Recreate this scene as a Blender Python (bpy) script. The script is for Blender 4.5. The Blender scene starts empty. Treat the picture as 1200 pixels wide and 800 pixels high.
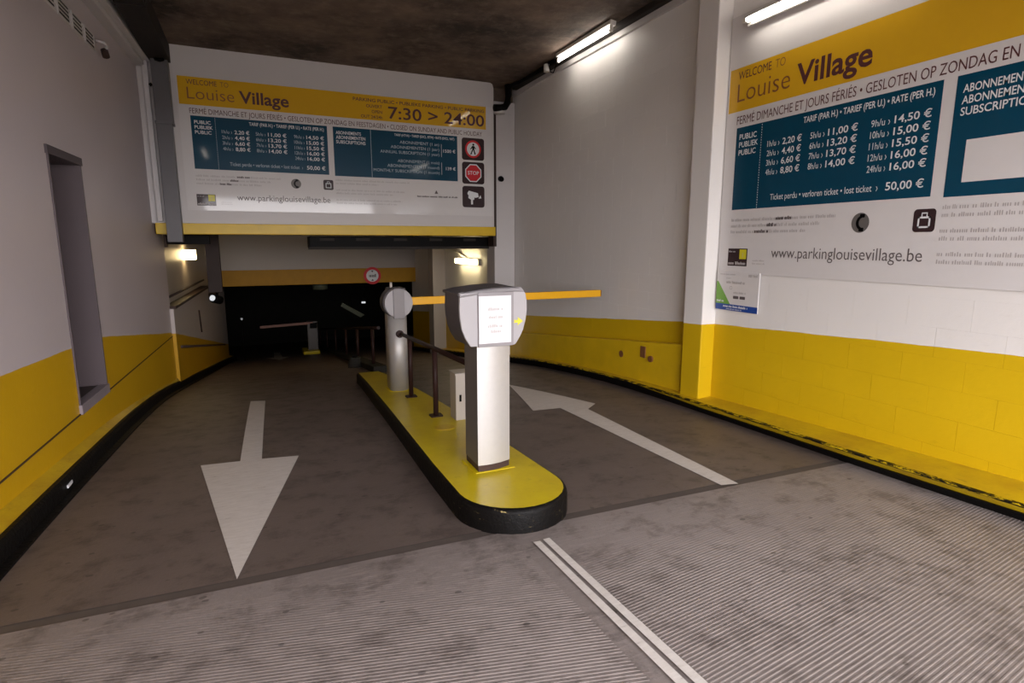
import bpy, bmesh, math, random
from math import radians as R, sin, cos, pi
from mathutils import Vector, Matrix

random.seed(4)
scn = bpy.context.scene
COL = scn.collection

# ------------------------------------------------------------------ camera
# world origin = the eye point; X = across the lanes, Y = down the ramp, Z up
cam = bpy.data.cameras.new('camera')
cam.sensor_width = 36.0
cam.lens = 670.0 / 1200.0 * 36.0
cam.clip_start = 0.05
cam.clip_end = 200
cam_ob = bpy.data.objects.new('camera', cam)
COL.objects.link(cam_ob)
cam_ob.location = (0, 0, 0)
cam_ob.rotation_euler = (R(90 - 9.78), 0, R(-24.1))
scn.camera = cam_ob

# ------------------------------------------------------------------ sky (overcast daylight in the street behind)
world = bpy.data.worlds.new('sky')
scn.world = world
world.use_nodes = True
bg = world.node_tree.nodes['Background']
bg.inputs['Color'].default_value = (0.98, 0.945, 0.965, 1)
bg.inputs['Strength'].default_value = 10.0

portal = bpy.data.lights.new('street_opening', 'AREA')      # sampling portal in the entrance opening
portal.shape = 'RECTANGLE'
portal.size = 5.05
portal.size_y = 2.8
portal.cycles.is_portal = True
portal_ob = bpy.data.objects.new('street_opening', portal)
COL.objects.link(portal_ob)
portal_ob.location = (1.275, -2.05, -0.05)
portal_ob.rotation_euler = (R(90), 0, 0)                     # emits along +Y, into the ramp

scn.view_settings.view_transform = 'Standard'
scn.view_settings.look = 'None'
scn.view_settings.gamma = 1.0
scn.view_settings.exposure = 0.66
scn.view_settings.use_curve_mapping = False
scn.render.film_transparent = False

TUBE_L = 9.5        # radiance of the fluorescent tubes
BULK_L = 11.0        # radiance of the two lamps inside the ramp

# ------------------------------------------------------------------ ramp profile
def slope(y):
    if y < 5: return 0.045
    if y < 9: return 0.045 + 0.095 * (y - 5) / 4
    return 0.14
_PROF = {}
def _build_profile():
    z = -1.59 + 0.045 * (2.75 + 12)
    for i in range(-1200, 4001):
        _PROF[i] = z
        z -= slope((i + .5) / 100.0) * 0.01
_build_profile()
def road(y):
    i = math.floor(y * 100)
    t = y * 100 - i
    i = max(-1200, min(3999, i))
    return _PROF[i] * (1 - t) + _PROF[i + 1] * t
def lw(y, n=0.0):
    """x of the near left wall's face at y, moved n metres out from the wall"""
    return -1.4 + 0.04366 * (y - 4.3) + n
def lw2(y, n=0.0):
    """the low inner wall on the left"""
    return -1.12 + 0.0386 * (y - 9.6) + n

# ------------------------------------------------------------------ materials
def new_mat(name):
    m = bpy.data.materials.new(name)
    m.use_nodes = True
    nt = m.node_tree
    b = nt.nodes['Principled BSDF']
    return m, nt, b
def N(nt, t, **kw):
    n = nt.nodes.new(t)
    for k, v in kw.items():
        setattr(n, k, v)
    return n
def math_node(nt, op, a, b=None, clamp=False):
    n = N(nt, 'ShaderNodeMath', operation=op, use_clamp=clamp)
    for i, v in enumerate((a, b)):
        if v is None: continue
        if isinstance(v, (int, float)): n.inputs[i].default_value = v
        else: nt.links.new(v, n.inputs[i])
    return n.outputs[0]
def noise(nt, vec, scale, detail=4, rough=0.6):
    n = N(nt, 'ShaderNodeTexNoise')
    n.inputs['Scale'].default_value = scale
    n.inputs['Detail'].default_value = detail
    n.inputs['Roughness'].default_value = rough
    if vec is not None: nt.links.new(vec, n.inputs['Vector'])
    return n.outputs['Fac']
def mix(nt, fac, a, b):
    n = N(nt, 'ShaderNodeMix', data_type='RGBA')
    if isinstance(fac, (int, float)): n.inputs[0].default_value = fac
    else: nt.links.new(fac, n.inputs[0])
    for i, v in ((6, a), (7, b)):
        if isinstance(v, tuple): n.inputs[i].default_value = (*v, 1)
        else: nt.links.new(v, n.inputs[i])
    return n.outputs[2]
def ramp(nt, fac, lo, hi):
    n = N(nt, 'ShaderNodeMapRange')
    n.inputs['From Min'].default_value = lo
    n.inputs['From Max'].default_value = hi
    nt.links.new(fac, n.inputs['Value'])
    return n.outputs[0]
def bump(nt, b, h, strength, dist=0.01):
    n = N(nt, 'ShaderNodeBump')
    n.inputs['Strength'].default_value = strength
    n.inputs['Distance'].default_value = dist
    nt.links.new(h, n.inputs['Height'])
    nt.links.new(n.outputs[0], b.inputs['Normal'])
def pos(nt):
    g = N(nt, 'ShaderNodeNewGeometry')
    return g.outputs['Position']
def scaled(nt, vec, s):
    n = N(nt, 'ShaderNodeMapping')
    n.inputs['Scale'].default_value = s
    nt.links.new(vec, n.inputs['Vector'])
    return n.outputs[0]

def plain(name, col, rough=0.5, metal=0.0, var=0.12, nscale=14, coat=0.0, spec=0.5, bstr=0.0):
    m, nt, b = new_mat(name)
    p = pos(nt)
    f = noise(nt, p, nscale)
    c = mix(nt, f, tuple(v * (1 - var) for v in col), tuple(min(1, v * (1 + var)) for v in col))
    nt.links.new(c, b.inputs['Base Color'])
    b.inputs['Roughness'].default_value = rough
    b.inputs['Metallic'].default_value = metal
    b.inputs['Specular IOR Level'].default_value = spec
    if coat:
        b.inputs['Coat Weight'].default_value = coat
        b.inputs['Coat Roughness'].default_value = 0.06
    if bstr:
        bump(nt, b, noise(nt, p, nscale * 6), bstr, 0.004)
    return m
def glow(name, col, strength):
    m, nt, b = new_mat(name)
    b.inputs['Base Color'].default_value = (*col, 1)
    b.inputs['Emission Color'].default_value = (*col, 1)
    b.inputs['Emission Strength'].default_value = strength
    return m

WHITE = (0.74, 0.715, 0.70)
YELLOW = (0.66, 0.43, 0.006)
def wall_paint(name, bands, rough=0.42, white=WHITE, yellow=YELLOW, bstr=0.25):
    """white paint above, yellow below; the border is the lowest of lines z = c + s*(y - y0)"""
    m, nt, b = new_mat(name)
    p = pos(nt)
    sep = N(nt, 'ShaderNodeSeparateXYZ')
    nt.links.new(p, sep.inputs[0])
    line = None
    for (c, s, y0) in bands:
        l = math_node(nt, 'ADD', math_node(nt, 'MULTIPLY', sep.outputs[1], s), c - s * y0)
        line = l if line is None else math_node(nt, 'MINIMUM', line, l)
    wob = math_node(nt, 'MULTIPLY', math_node(nt, 'SUBTRACT', noise(nt, p, 3.0, 2), 0.5), 0.02)
    d = math_node(nt, 'SUBTRACT', math_node(nt, 'ADD', sep.outputs[2], wob), line)
    above = math_node(nt, 'GREATER_THAN', d, 0.0)
    big = noise(nt, p, 1.3, 5, 0.65)
    fine = noise(nt, p, 22, 4, 0.7)
    smear = ramp(nt, noise(nt, scaled(nt, p, (1, 3.0, 9.0)), 2.2, 5, 0.75), 0.62, 0.80)
    w = mix(nt, big, tuple(v * 0.93 for v in white), white)
    w = mix(nt, math_node(nt, 'MULTIPLY', smear, 0.18), w, (0.42, 0.38, 0.34))
    y = mix(nt, big, tuple(v * 0.86 for v in yellow), yellow)
    y = mix(nt, math_node(nt, 'MULTIPLY', smear, 0.35), y, (0.30, 0.17, 0.01))
    c = mix(nt, above, y, w)
    nt.links.new(c, b.inputs['Base Color'])
    b.inputs['Roughness'].default_value = rough
    b.inputs['Specular IOR Level'].default_value = 0.3
    bump(nt, b, math_node(nt, 'ADD', fine, math_node(nt, 'MULTIPLY', big, 1.5)), bstr, 0.006)
    return m

M = {}
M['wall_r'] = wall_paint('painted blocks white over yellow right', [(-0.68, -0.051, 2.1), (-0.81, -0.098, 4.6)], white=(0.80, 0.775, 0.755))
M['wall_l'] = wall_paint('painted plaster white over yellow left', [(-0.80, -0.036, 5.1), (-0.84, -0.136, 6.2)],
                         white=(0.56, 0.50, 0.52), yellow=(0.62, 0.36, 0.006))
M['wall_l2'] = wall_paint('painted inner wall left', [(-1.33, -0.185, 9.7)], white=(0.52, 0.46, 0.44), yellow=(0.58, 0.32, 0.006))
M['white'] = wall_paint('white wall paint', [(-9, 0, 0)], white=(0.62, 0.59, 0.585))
M['inner_white'] = wall_paint('shaded white inner paint', [(-9, 0, 0)], white=(0.40, 0.355, 0.315))  # white lowered so the inner ramp's dimness sits in the colour
M['yellow'] = plain('yellow paint', YELLOW, 0.42, var=0.16, nscale=5, bstr=0.15)
M['yellow_shaded'] = plain('shaded orange yellow paint', (0.40, 0.20, 0.006), 0.5, var=0.16, nscale=5, spec=0.2)  # darker copy of the yellow, with the inner beam's shade painted in
M['yellow_dirty'] = None

def kerb_yellow():
    m, nt, b = new_mat('worn yellow kerb paint')
    p = pos(nt)
    n1 = noise(nt, p, 2.4, 6, 0.7)
    n2 = noise(nt, scaled(nt, p, (3, 1, 1)), 7, 6, 0.75)
    c = mix(nt, ramp(nt, n1, 0.35, 0.75), (0.62, 0.44, 0.008), (0.42, 0.24, 0.012))
    c = mix(nt, math_node(nt, 'MULTIPLY', ramp(nt, n2, 0.58, 0.82), 0.75), c, (0.16, 0.10, 0.03))
    nt.links.new(c, b.inputs['Base Color'])
    b.inputs['Roughness'].default_value = 0.38
    bump(nt, b, noise(nt, p, 40), 0.2, 0.004)
    return m
M['yellow_dirty'] = kerb_yellow()
def island_yellow():
    m, nt, b = new_mat('glossy yellow island paint')
    p = pos(nt)
    n1 = noise(nt, p, 3.0, 6, 0.7)
    n2 = noise(nt, p, 9, 6, 0.75)
    c = mix(nt, ramp(nt, n1, 0.3, 0.75), (0.66, 0.52, 0.006), (0.54, 0.39, 0.008))
    c = mix(nt, math_node(nt, 'MULTIPLY', ramp(nt, n2, 0.60, 0.80), 0.55), c, (0.17, 0.12, 0.03))
    nt.links.new(c, b.inputs['Base Color'])
    b.inputs['Roughness'].default_value = 0.30
    b.inputs['Specular IOR Level'].default_value = 0.3
    bump(nt, b, noise(nt, p, 25), 0.25, 0.004)
    return m
M['island_top'] = island_yellow()
def worn_black(name, chip, amount):
    m, nt, b = new_mat(name)
    p = pos(nt)
    n = noise(nt, scaled(nt, p, (1, 1, 5)), 9, 7, 0.8)
    c = mix(nt, ramp(nt, n, amount, amount + 0.05), (0.0045, 0.004, 0.004), chip)
    nt.links.new(c, b.inputs['Base Color'])
    b.inputs['Roughness'].default_value = 0.5
    b.inputs['Specular IOR Level'].default_value = 0.12
    bump(nt, b, noise(nt, p, 30, 6), 0.5, 0.008)
    return m
M['black_edge'] = worn_black('black kerb paint chipped', (0.36, 0.28, 0.12), 0.625)
M['black_worn'] = worn_black('black kerb line worn away', (0.55, 0.38, 0.01), 0.50)
M['black_face'] = worn_black('black kerb face', (0.10, 0.08, 0.06), 0.70)

def floor_mat(name, base, base2, dark, near):
    m, nt, b = new_mat(name)
    p = pos(nt)
    big = noise(nt, p, 0.9, 5, 0.6)
    mid = noise(nt, p, 5, 6, 0.7)
    streak = noise(nt, scaled(nt, p, (1.6, 9, 1)), 4.5, 6, 0.75)
    c = mix(nt, ramp(nt, big, 0.3, 0.7), base, base2)
    c = mix(nt, math_node(nt, 'MULTIPLY', ramp(nt, mid, 0.50, 0.64), 0.6), c, dark)
    c = mix(nt, math_node(nt, 'MULTIPLY', ramp(nt, streak, 0.50, 0.62), 0.6), c, tuple(v * 1.45 for v in base) if near else tuple(v * 1.25 for v in base))
    v = N(nt, 'ShaderNodeTexVoronoi')
    v.inputs['Scale'].default_value = 5.5
    nt.links.new(scaled(nt, p, (1, 1.4, 1)), v.inputs['Vector'])
    spot = math_node(nt, 'LESS_THAN', v.outputs['Distance'], math_node(nt, 'MULTIPLY', mid, 0.17))
    c = mix(nt, math_node(nt, 'MULTIPLY', spot, 0.6), c, tuple(v_ * 0.45 for v_ in dark))
    nt.links.new(c, b.inputs['Base Color'])
    rgh = N(nt, 'ShaderNodeMapRange')
    rgh.inputs['To Min'].default_value = 0.36
    rgh.inputs['To Max'].default_value = 0.62
    nt.links.new(mid, rgh.inputs['Value'])
    nt.links.new(rgh.outputs[0], b.inputs['Roughness'])
    bump(nt, b, math_node(nt, 'ADD', streak, noise(nt, p, 60, 4)), 0.3, 0.006)
    return m
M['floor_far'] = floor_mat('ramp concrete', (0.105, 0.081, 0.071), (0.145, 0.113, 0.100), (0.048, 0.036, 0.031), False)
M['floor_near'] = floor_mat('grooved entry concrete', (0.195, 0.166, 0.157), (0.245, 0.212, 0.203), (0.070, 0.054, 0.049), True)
M['joint'] = plain('joint filler', (0.085, 0.068, 0.060), 0.7, var=0.25)
def line_mat():
    m, nt, b = new_mat('white road paint')
    p = pos(nt)
    n = noise(nt, scaled(nt, p, (2, 8, 1)), 5, 7, 0.8)
    c = mix(nt, ramp(nt, n, 0.35, 0.75), (0.68, 0.64, 0.61), (0.52, 0.48, 0.45))
    c = mix(nt, math_node(nt, 'MULTIPLY', ramp(nt, n, 0.62, 0.70), 0.7), c, (0.24, 0.20, 0.18))
    nt.links.new(c, b.inputs['Base Color'])
    b.inputs['Roughness'].default_value = 0.5
    return m
M['line'] = line_mat()
def soot():
    m, nt, b = new_mat('sooty concrete ceiling')
    p = pos(nt)
    a = noise(nt, p, 1.1, 6, 0.65)
    f = noise(nt, p, 6, 6, 0.75)
    c = mix(nt, ramp(nt, a, 0.35, 0.7), (0.040, 0.029, 0.024), (0.22, 0.155, 0.115))
    c = mix(nt, math_node(nt, 'MULTIPLY', ramp(nt, f, 0.5, 0.8), 0.5), c, (0.34, 0.26, 0.20))
    nt.links.new(c, b.inputs['Base Color'])
    b.inputs['Roughness'].default_value = 0.9
    bump(nt, b, f, 0.5, 0.02)
    return m
M['soot'] = soot()
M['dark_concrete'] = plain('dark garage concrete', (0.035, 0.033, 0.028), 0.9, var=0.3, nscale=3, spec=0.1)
M['sign_white'] = plain('glossy white sign film', (0.66, 0.635, 0.63), 0.32, var=0.02, coat=0.5, spec=0.12)
M['sign_gold'] = plain('glossy golden sign film', (0.68, 0.39, 0.016), 0.32, var=0.03, coat=0.5, spec=0.12)
M['sign_blue'] = plain('glossy petrol blue sign film', (0.0015, 0.050, 0.095), 0.32, var=0.05, coat=0.5, spec=0.12)
M['ink_brown'] = plain('dark brown ink', (0.085, 0.022, 0.022), 0.5, var=0.05)
M['ink_thin'] = plain('light brown ink', (0.22, 0.085, 0.02), 0.5, var=0.05)
M['ink_grey'] = plain('grey ink', (0.12, 0.10, 0.10), 0.5, var=0.05, spec=0.12)
M['ink_pale'] = plain('pale grey ink', (0.42, 0.39, 0.385), 0.5, var=0.05)
M['ink_white'] = plain('white ink', (0.72, 0.74, 0.76), 0.5, var=0.02)
M['ink_paleblue'] = plain('pale blue ink', (0.40, 0.50, 0.56), 0.5, var=0.02)
M['pict'] = plain('dark pictogram film', (0.040, 0.022, 0.024), 0.3, var=0.05, coat=0.3, spec=0.12)
M['red'] = plain('traffic red film', (0.62, 0.035, 0.045), 0.35, var=0.04, spec=0.15)
M['lime'] = plain('lime yellow film', (0.62, 0.56, 0.02), 0.35, var=0.04)
M['green'] = plain('green film', (0.16, 0.36, 0.05), 0.35, var=0.04)
M['royal'] = plain('blue film', (0.012, 0.06, 0.30), 0.35, var=0.04)
M['alu'] = plain('brushed aluminium', (0.50, 0.485, 0.475), 0.5, 0.55, var=0.05, nscale=30)
M['alu_side'] = plain('grey painted metal', (0.15, 0.138, 0.132), 0.45, 0.2, var=0.08, spec=0.2)
M['plate'] = plain('light grey moulded plate', (0.36, 0.345, 0.36), 0.42, var=0.03, spec=0.25)
M['plate_dark'] = plain('mid grey plate', (0.25, 0.235, 0.245), 0.42, var=0.04, spec=0.25)
M['lid'] = plain('dark grey lid', (0.085, 0.077, 0.083), 0.5, var=0.06, spec=0.2)
M['paper'] = plain('white paper', (0.70, 0.69, 0.73), 0.7, var=0.01, spec=0.2)
M['skirt'] = plain('dark brown skirting', (0.055, 0.035, 0.030), 0.5, var=0.2, spec=0.12)
M['iron'] = plain('dark brown railing paint', (0.028, 0.013, 0.011), 0.42, var=0.2, spec=0.12)
M['boom'] = plain('orange yellow barrier paint', (0.78, 0.40, 0.012), 0.35, var=0.05, coat=0.3, spec=0.25)
M['boom_far'] = plain('pale red barrier paint', (0.26, 0.11, 0.075), 0.5, var=0.15)
M['box_grey'] = plain('pale grey plastic', (0.42, 0.38, 0.34), 0.45, var=0.04, spec=0.25)
M['black'] = plain('black plastic', (0.005, 0.0045, 0.0045), 0.45, var=0.2, spec=0.05)
M['duct'] = plain('grey sheet metal', (0.115, 0.11, 0.115), 0.42, 0.25, var=0.12, nscale=3, spec=0.2)
M['duct_dark'] = plain('darkened sheet metal', (0.035, 0.030, 0.027), 0.6, 0.1, var=0.3, nscale=3, spec=0.1)  # darker copy of the duct metal; the ceiling run's shade is in it
M['door'] = plain('mauve grey door paint', (0.10, 0.078, 0.085), 0.45, var=0.06, nscale=3, spec=0.2)
M['frame'] = plain('grey steel frame paint', (0.085, 0.066, 0.072), 0.45, var=0.06, nscale=3, spec=0.2)
M['sill'] = plain('pale grey sill', (0.26, 0.22, 0.24), 0.5, var=0.08, spec=0.2)
M['sill_dark'] = plain('worn dark sill', (0.07, 0.055, 0.052), 0.6, var=0.15, spec=0.2)
M['chrome'] = plain('chrome', (0.70, 0.68, 0.68), 0.2, 0.9, var=0.02)
M['brown_column'] = plain('brown painted sheet', (0.05, 0.034, 0.030), 0.5, var=0.2, nscale=4, spec=0.12)
M['rust'] = plain('rust', (0.16, 0.06, 0.015), 0.8, var=0.4, nscale=20)
M['batten'] = plain('white lamp housing', (0.70, 0.68, 0.64), 0.4, var=0.02)
M['tube'] = glow('lit fluorescent tube', (1.0, 0.93, 0.84), TUBE_L)
M['bulk'] = glow('lit warm lamp cover', (1.0, 0.82, 0.46), BULK_L)
M['bulk_left'] = glow('lit orange lamp cover', (1.0, 0.72, 0.34), BULK_L)
M['small_light'] = glow('small lit lens', (0.9, 0.95, 1.0), 0.35)
M['dim_lamp'] = plain('unlit lamp glass', (0.09, 0.10, 0.065), 0.35, var=0.1, spec=0.15)
M['asphalt'] = plain('street asphalt', (0.16, 0.155, 0.15), 0.8, var=0.2)

# ------------------------------------------------------------------ mesh helpers
class MB:
    def __init__(self):
        self.v, self.f, self.smooth = [], [], []
    def add(self, vs, fs, smooth=False):
        o = len(self.v)
        self.v += [tuple(p) for p in vs]
        for q in fs:
            self.f.append([i + o for i in q])
            self.smooth.append(smooth)
        return self
    def box(self, x0, x1, y0, y1, z0, z1):
        vs = [(x, y, z) for z in (z0, z1) for y in (y0, y1) for x in (x0, x1)]
        return self.add(vs, [(0, 2, 3, 1), (4, 5, 7, 6), (0, 1, 5, 4), (2, 6, 7, 3), (0, 4, 6, 2), (1, 3, 7, 5)])
    def hexa(self, lo, hi):
        """two matching quads (bottom and top rings, counter-clockwise seen from above)"""
        return self.add(list(lo) + list(hi), [(3, 2, 1, 0), (4, 5, 6, 7)] + [(i, (i + 1) % 4, (i + 1) % 4 + 4, i + 4) for i in range(4)])
    def prism(self, a, b, smooth=False):
        """closed prism between two matching rings of points"""
        n = len(a)
        self.add(list(a) + list(b), [(i, (i + 1) % n, (i + 1) % n + n, i + n) for i in range(n)], smooth)
        self.add(list(a), [tuple(range(n - 1, -1, -1))])
        self.add(list(b), [tuple(range(n))])
        return self
    def flat(self, pts):
        return self.add(pts, [tuple(range(len(pts)))])
    def tube(self, pts, r, n=10, cap=True):
        pts = [Vector(p) for p in pts]
        rings = []
        for i, p in enumerate(pts):
            d = (pts[min(i + 1, len(pts) - 1)] - pts[max(i - 1, 0)]).normalized()
            a = d.cross(Vector((0, 0, 1)))
            if a.length < 1e-3: a = d.cross(Vector((0, 1, 0)))
            a.normalize(); b = d.cross(a)
            rings.append([p + a * r * cos(2 * pi * k / n) + b * r * sin(2 * pi * k / n) for k in range(n)])
        for r0, r1 in zip(rings, rings[1:]):
            self.add(r0 + r1, [(k, (k + 1) % n, (k + 1) % n + n, k + n) for k in range(n)], True)
        if cap:
            self.add(rings[0], [tuple(range(n - 1, -1, -1))])
            self.add(rings[-1], [tuple(range(n))])
        return self
    def build(self, name, mat, parent=None, bevel=0.0, seg=2):
        off = Vector((0, 0, 0))
        p = parent
        while p is not None:
            off += p.location
            p = p.parent
        if parent is not None and parent.get('_local'):
            off = Vector((0, 0, 0))
        me = bpy.data.meshes.new(name)
        me.from_pydata([Vector(q) - off for q in self.v], [], self.f)
        me.polygons.foreach_set('use_smooth', self.smooth)
        if bevel > 0:
            bm = bmesh.new(); bm.from_mesh(me)
            bmesh.ops.remove_doubles(bm, verts=bm.verts, dist=1e-5)
            bmesh.ops.recalc_face_normals(bm, faces=bm.faces)
            ed = [e for e in bm.edges if len(e.link_faces) == 2 and e.calc_face_angle(0) > 0.6]
            bmesh.ops.bevel(bm, geom=ed, offset=bevel, segments=seg, affect='EDGES', profile=0.6)
            bm.to_mesh(me); bm.free()
        else:
            bm = bmesh.new(); bm.from_mesh(me)
            bmesh.ops.remove_doubles(bm, verts=bm.verts, dist=1e-6)
            if not getattr(self, 'keep', False): bmesh.ops.recalc_face_normals(bm, faces=bm.faces)
            bm.to_mesh(me); bm.free()
        me.update()
        me.materials.append(M[mat] if isinstance(mat, str) else mat)
        o = bpy.data.objects.new(name, me)
        COL.objects.link(o)
        if parent is not None:
            o.parent = parent
            if parent.get('_local'): o['_local'] = 1
        return o

def box(name, mat, x0, x1, y0, y1, z0, z1, parent=None, bevel=0.0):
    return MB().box(x0, x1, y0, y1, z0, z1).build(name, mat, parent, bevel)
def struct(o, label=None):
    o['kind'] = 'structure'
    if label: o['label'] = label
    return o
def thing(name, label, cat, loc, group=None, rot=(0, 0, 0)):
    o = bpy.data.objects.new(name, None)
    o.empty_display_size = 0.1
    COL.objects.link(o)
    o.location = loc
    o.rotation_euler = rot
    o['label'] = label
    o['category'] = cat
    if group: o['group'] = group
    return o
def circle(cx, cy, r, n=24, a0=0.0, a1=2 * pi):
    return [(cx + r * cos(a0 + (a1 - a0) * k / n), cy + r * sin(a0 + (a1 - a0) * k / n)) for k in range(n)]
def rrect(x0, x1, y0, y1, r, n=4):
    out = []
    for cx, cy, a in ((x1 - r, y1 - r, 0), (x0 + r, y1 - r, 90), (x0 + r, y0 + r, 180), (x1 - r, y0 + r, 270)):
        out += [(cx + r * cos(R(a + 90 * k / n)), cy + r * sin(R(a + 90 * k / n))) for k in range(n + 1)]
    return out

# --- flat print laid out in a sign's own plane (x right, y up, z out of the sign)
def glyphs(s, bold=0.0, res=3):
    cu = bpy.data.curves.new('text', 'FONT')
    cu.body = s
    cu.resolution_u = res
    cu.offset = bold
    o = bpy.data.objects.new('text', cu)
    me = o.to_mesh()
    vs = [(v.co.x, v.co.y) for v in me.vertices]
    fs = [tuple(p.vertices) for p in me.polygons]
    o.to_mesh_clear()
    bpy.data.objects.remove(o)
    bpy.data.curves.remove(cu)
    return vs, fs
_h, _ = glyphs('H')
CAP = max(v[1] for v in _h) - min(v[1] for v in _h)
class Lines:
    """print of one colour on a sign: every line of lettering becomes a mesh of its own"""
    def __init__(self):
        self.items, self.rules = [], MB()
    def build(self, name, mat, parent):
        for m in self.items: m.build(name, mat, parent)
        if self.rules.v: self.rules.build('rule', mat, parent)['kind'] = 'stuff'
def text(mb, s, x, y, h, width=None, align='L', z=0.004, bold=0.0, shear=0.0):
    vs, fs = glyphs(s, bold)
    if not vs: return
    x0 = min(v[0] for v in vs); x1 = max(v[0] for v in vs)
    k = h / CAP
    kx = k if width is None else width / (x1 - x0)
    w = (x1 - x0) * kx
    ox = x if align == 'L' else (x - w if align == 'R' else x - w / 2)
    P = [(ox + (a - x0) * kx + shear * b * k, y + b * k, z) for a, b in vs]
    if not isinstance(mb, Lines):
        mb.add(P, fs)
        return
    # cut the line into words at the wide gaps; dots and small marks go with the rules
    iv = sorted((min(vs[i][0] for i in f), max(vs[i][0] for i in f)) for f in fs)
    cuts, end = [], iv[0][1]
    for lo, hi in iv:
        if lo - end > 0.17: cuts.append((lo + end) / 2)
        end = max(end, hi)
    groups = {}
    for f in fs:
        c = sum(vs[i][0] for i in f) / len(f)
        groups.setdefault(sum(c > q for q in cuts), []).append(f)
    for g in groups.values():
        used = sorted({i for f in g for i in f})
        ix = {i: n for n, i in enumerate(used)}
        hh = max(vs[i][1] for i in used) - min(vs[i][1] for i in used)
        if hh < 0.62 * CAP:
            t = mb.rules
        else:
            mb.items.append(MB()); t = mb.items[-1]
        t.add([P[i] for i in used], [[ix[i] for i in f] for f in g])
def quad(mb, x0, x1, y0, y1, z=0.004):
    if isinstance(mb, Lines): mb = mb.rules
    mb.add([(x0, y0, z), (x1, y0, z), (x1, y1, z), (x0, y1, z)], [(0, 1, 2, 3)])
def poly(mb, pts, z=0.004):
    if isinstance(mb, Lines): mb = mb.rules
    mb.add([(a, b, z) for a, b in pts], [tuple(range(len(pts)))])
def slab(mb, pts, z0, z1):
    mb.prism([(a, b, z0) for a, b in pts], [(a, b, z1) for a, b in pts])
def ringpoly(mb, cx, cy, r0, r1, n=28, z=0.004):
    a = [(*p, z) for p in circle(cx, cy, r0, n)]
    b = [(*p, z) for p in circle(cx, cy, r1, n)]
    mb.add(a + b, [(i, (i + 1) % n, (i + 1) % n + n, i + n) for i in range(n)])
def scribble(mb, x0, y, w, h, z=0.004, fill=0.62):
    """a line of print too small to read in the photograph: strokes grouped in words"""
    x = x0
    left = random.randint(3, 9)
    while x < x0 + w:
        cw = h * random.uniform(0.35, 0.62)
        if left == 0:
            left = random.randint(2, 10)
        else:
            hh = h * (1.0 if random.random() < 0.25 else 0.72)
            quad(mb, x, min(x + cw * fill, x0 + w), y, y + hh, z)
            left -= 1
        x += cw

# ------------------------------------------------------------------ FLOOR
YS_NEAR = [-11.5, -6, -3, -1, 0, 1, 2, 2.62]
YS_FAR = [2.86, 3.5, 4.5, 5, 5.5, 6, 6.5, 7, 7.5, 8, 8.5, 9, 9.5, 10.5, 12, 14, 16, 20, 25, 30, 36]
fl = MB()
def jy(x, y, far):       # the joint runs slightly askew across the road
    return y - 0.035 * (x - 1.0) if abs(y - (2.86 if far else 2.62)) < 1e-6 else y
JN, JF = 2.725, 2.795
def strip(mb, ys, x0, x1, dz, n=1):
    for a, b in zip(ys, ys[1:]):
        q = []
        for y, x in ((a, x0), (a, x1), (b, x1), (b, x0)):
            yy = y
            if y in (JN, JF): yy = y - 0.035 * (x - 1.0)
            q.append((x, yy, road(yy) + dz))
        mb.add(q, [(0, 1, 2, 3)])
FX0, FX1 = -2.2, 4.6
near = [-11.5, -6, -3, -1, 0, 1, 2, JN]
fl.keep = True
strip(fl, near, FX0, FX1, 0)
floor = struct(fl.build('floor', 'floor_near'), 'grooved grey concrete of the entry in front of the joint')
far_ = MB(); far_.keep = True
strip(far_, [JF] + YS_FAR[1:], FX0, FX1, 0)
strip(far_, [16.2, 20, 25, 30, 36], -6, FX0, 0)
strip(far_, [16.2, 20, 25, 30, 36], FX1, 9, 0)
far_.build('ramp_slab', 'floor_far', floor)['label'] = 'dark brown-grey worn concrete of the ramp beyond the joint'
jt = MB(); jt.keep = True
jt.add([(x, y + o_ - 0.035 * (x - 1.0), road(y - 0.035 * (x - 1.0)) - 0.004 - dz_) for x in (FX0, FX1) for y, o_, dz_ in ((JN, -.12, .006), (JN, 0, 0), (JF, 0, 0), (JF, .12, .012))],
       [(0, 4, 5, 1), (1, 5, 6, 2), (2, 6, 7, 3)])
jt.build('joint', 'joint', floor)['label'] = 'dark filled joint running across the road'

# grooves: raised ribs, askew on each side of the double line
def ribs(xa, xb, ang, name):
    mb = MB(); mb.keep = True
    t = math.tan(R(ang))
    pitch = 0.0185
    seg = 0.20
    n = int((xb - xa) / seg)
    y = -0.6
    while y < 3.6:
        for i in range(n):
            x0 = xa + (xb - xa) * i / n; x1 = xa + (xb - xa) * (i + 1) / n
            ya = y + (x0 - 1.27) * t; yb = y + (x1 - 1.27) * t
            lim = JN - 0.035 * (x0 - 1.0) - 0.06
            if max(ya, yb) > lim or min(ya, yb) < -1.2: continue
            wear = 0.5 + 0.5 * sin(x0 * 3.1 + 1.7 * y) * cos(1.3 * y - x0)
            edge = min(1.0, max(0.0, (lim - ya) / (0.9 if xa < 1 else 0.7)))
            h = (0.0017 if xa < 1 else 0.0013) * edge * (0.45 + 0.55 * wear) * random.uniform(0.92, 1.05) + 0.0003
            if edge < 0.06: continue
            w, s = 0.0125, 0.0035
            def P(x, yy, z): return (x, yy, road(yy) + z)
            vs = [P(x0, ya, -.001), P(x1, yb, -.001), P(x0, ya + s, h), P(x1, yb + s, h),
                  P(x0, ya + w - s, h), P(x1, yb + w - s, h), P(x0, ya + w, -.001), P(x1, yb + w, -.001)]
            mb.add(vs, [(0, 1, 3, 2), (2, 3, 5, 4), (4, 5, 7, 6)])
        y += pitch
    o = mb.build(name, 'floor_near', floor)
    o['kind'] = 'stuff'
    return o
ribs(-1.24, 1.18, -14, 'ribs')
ribs(1.36, 3.84, 7, 'ribs')

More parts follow.
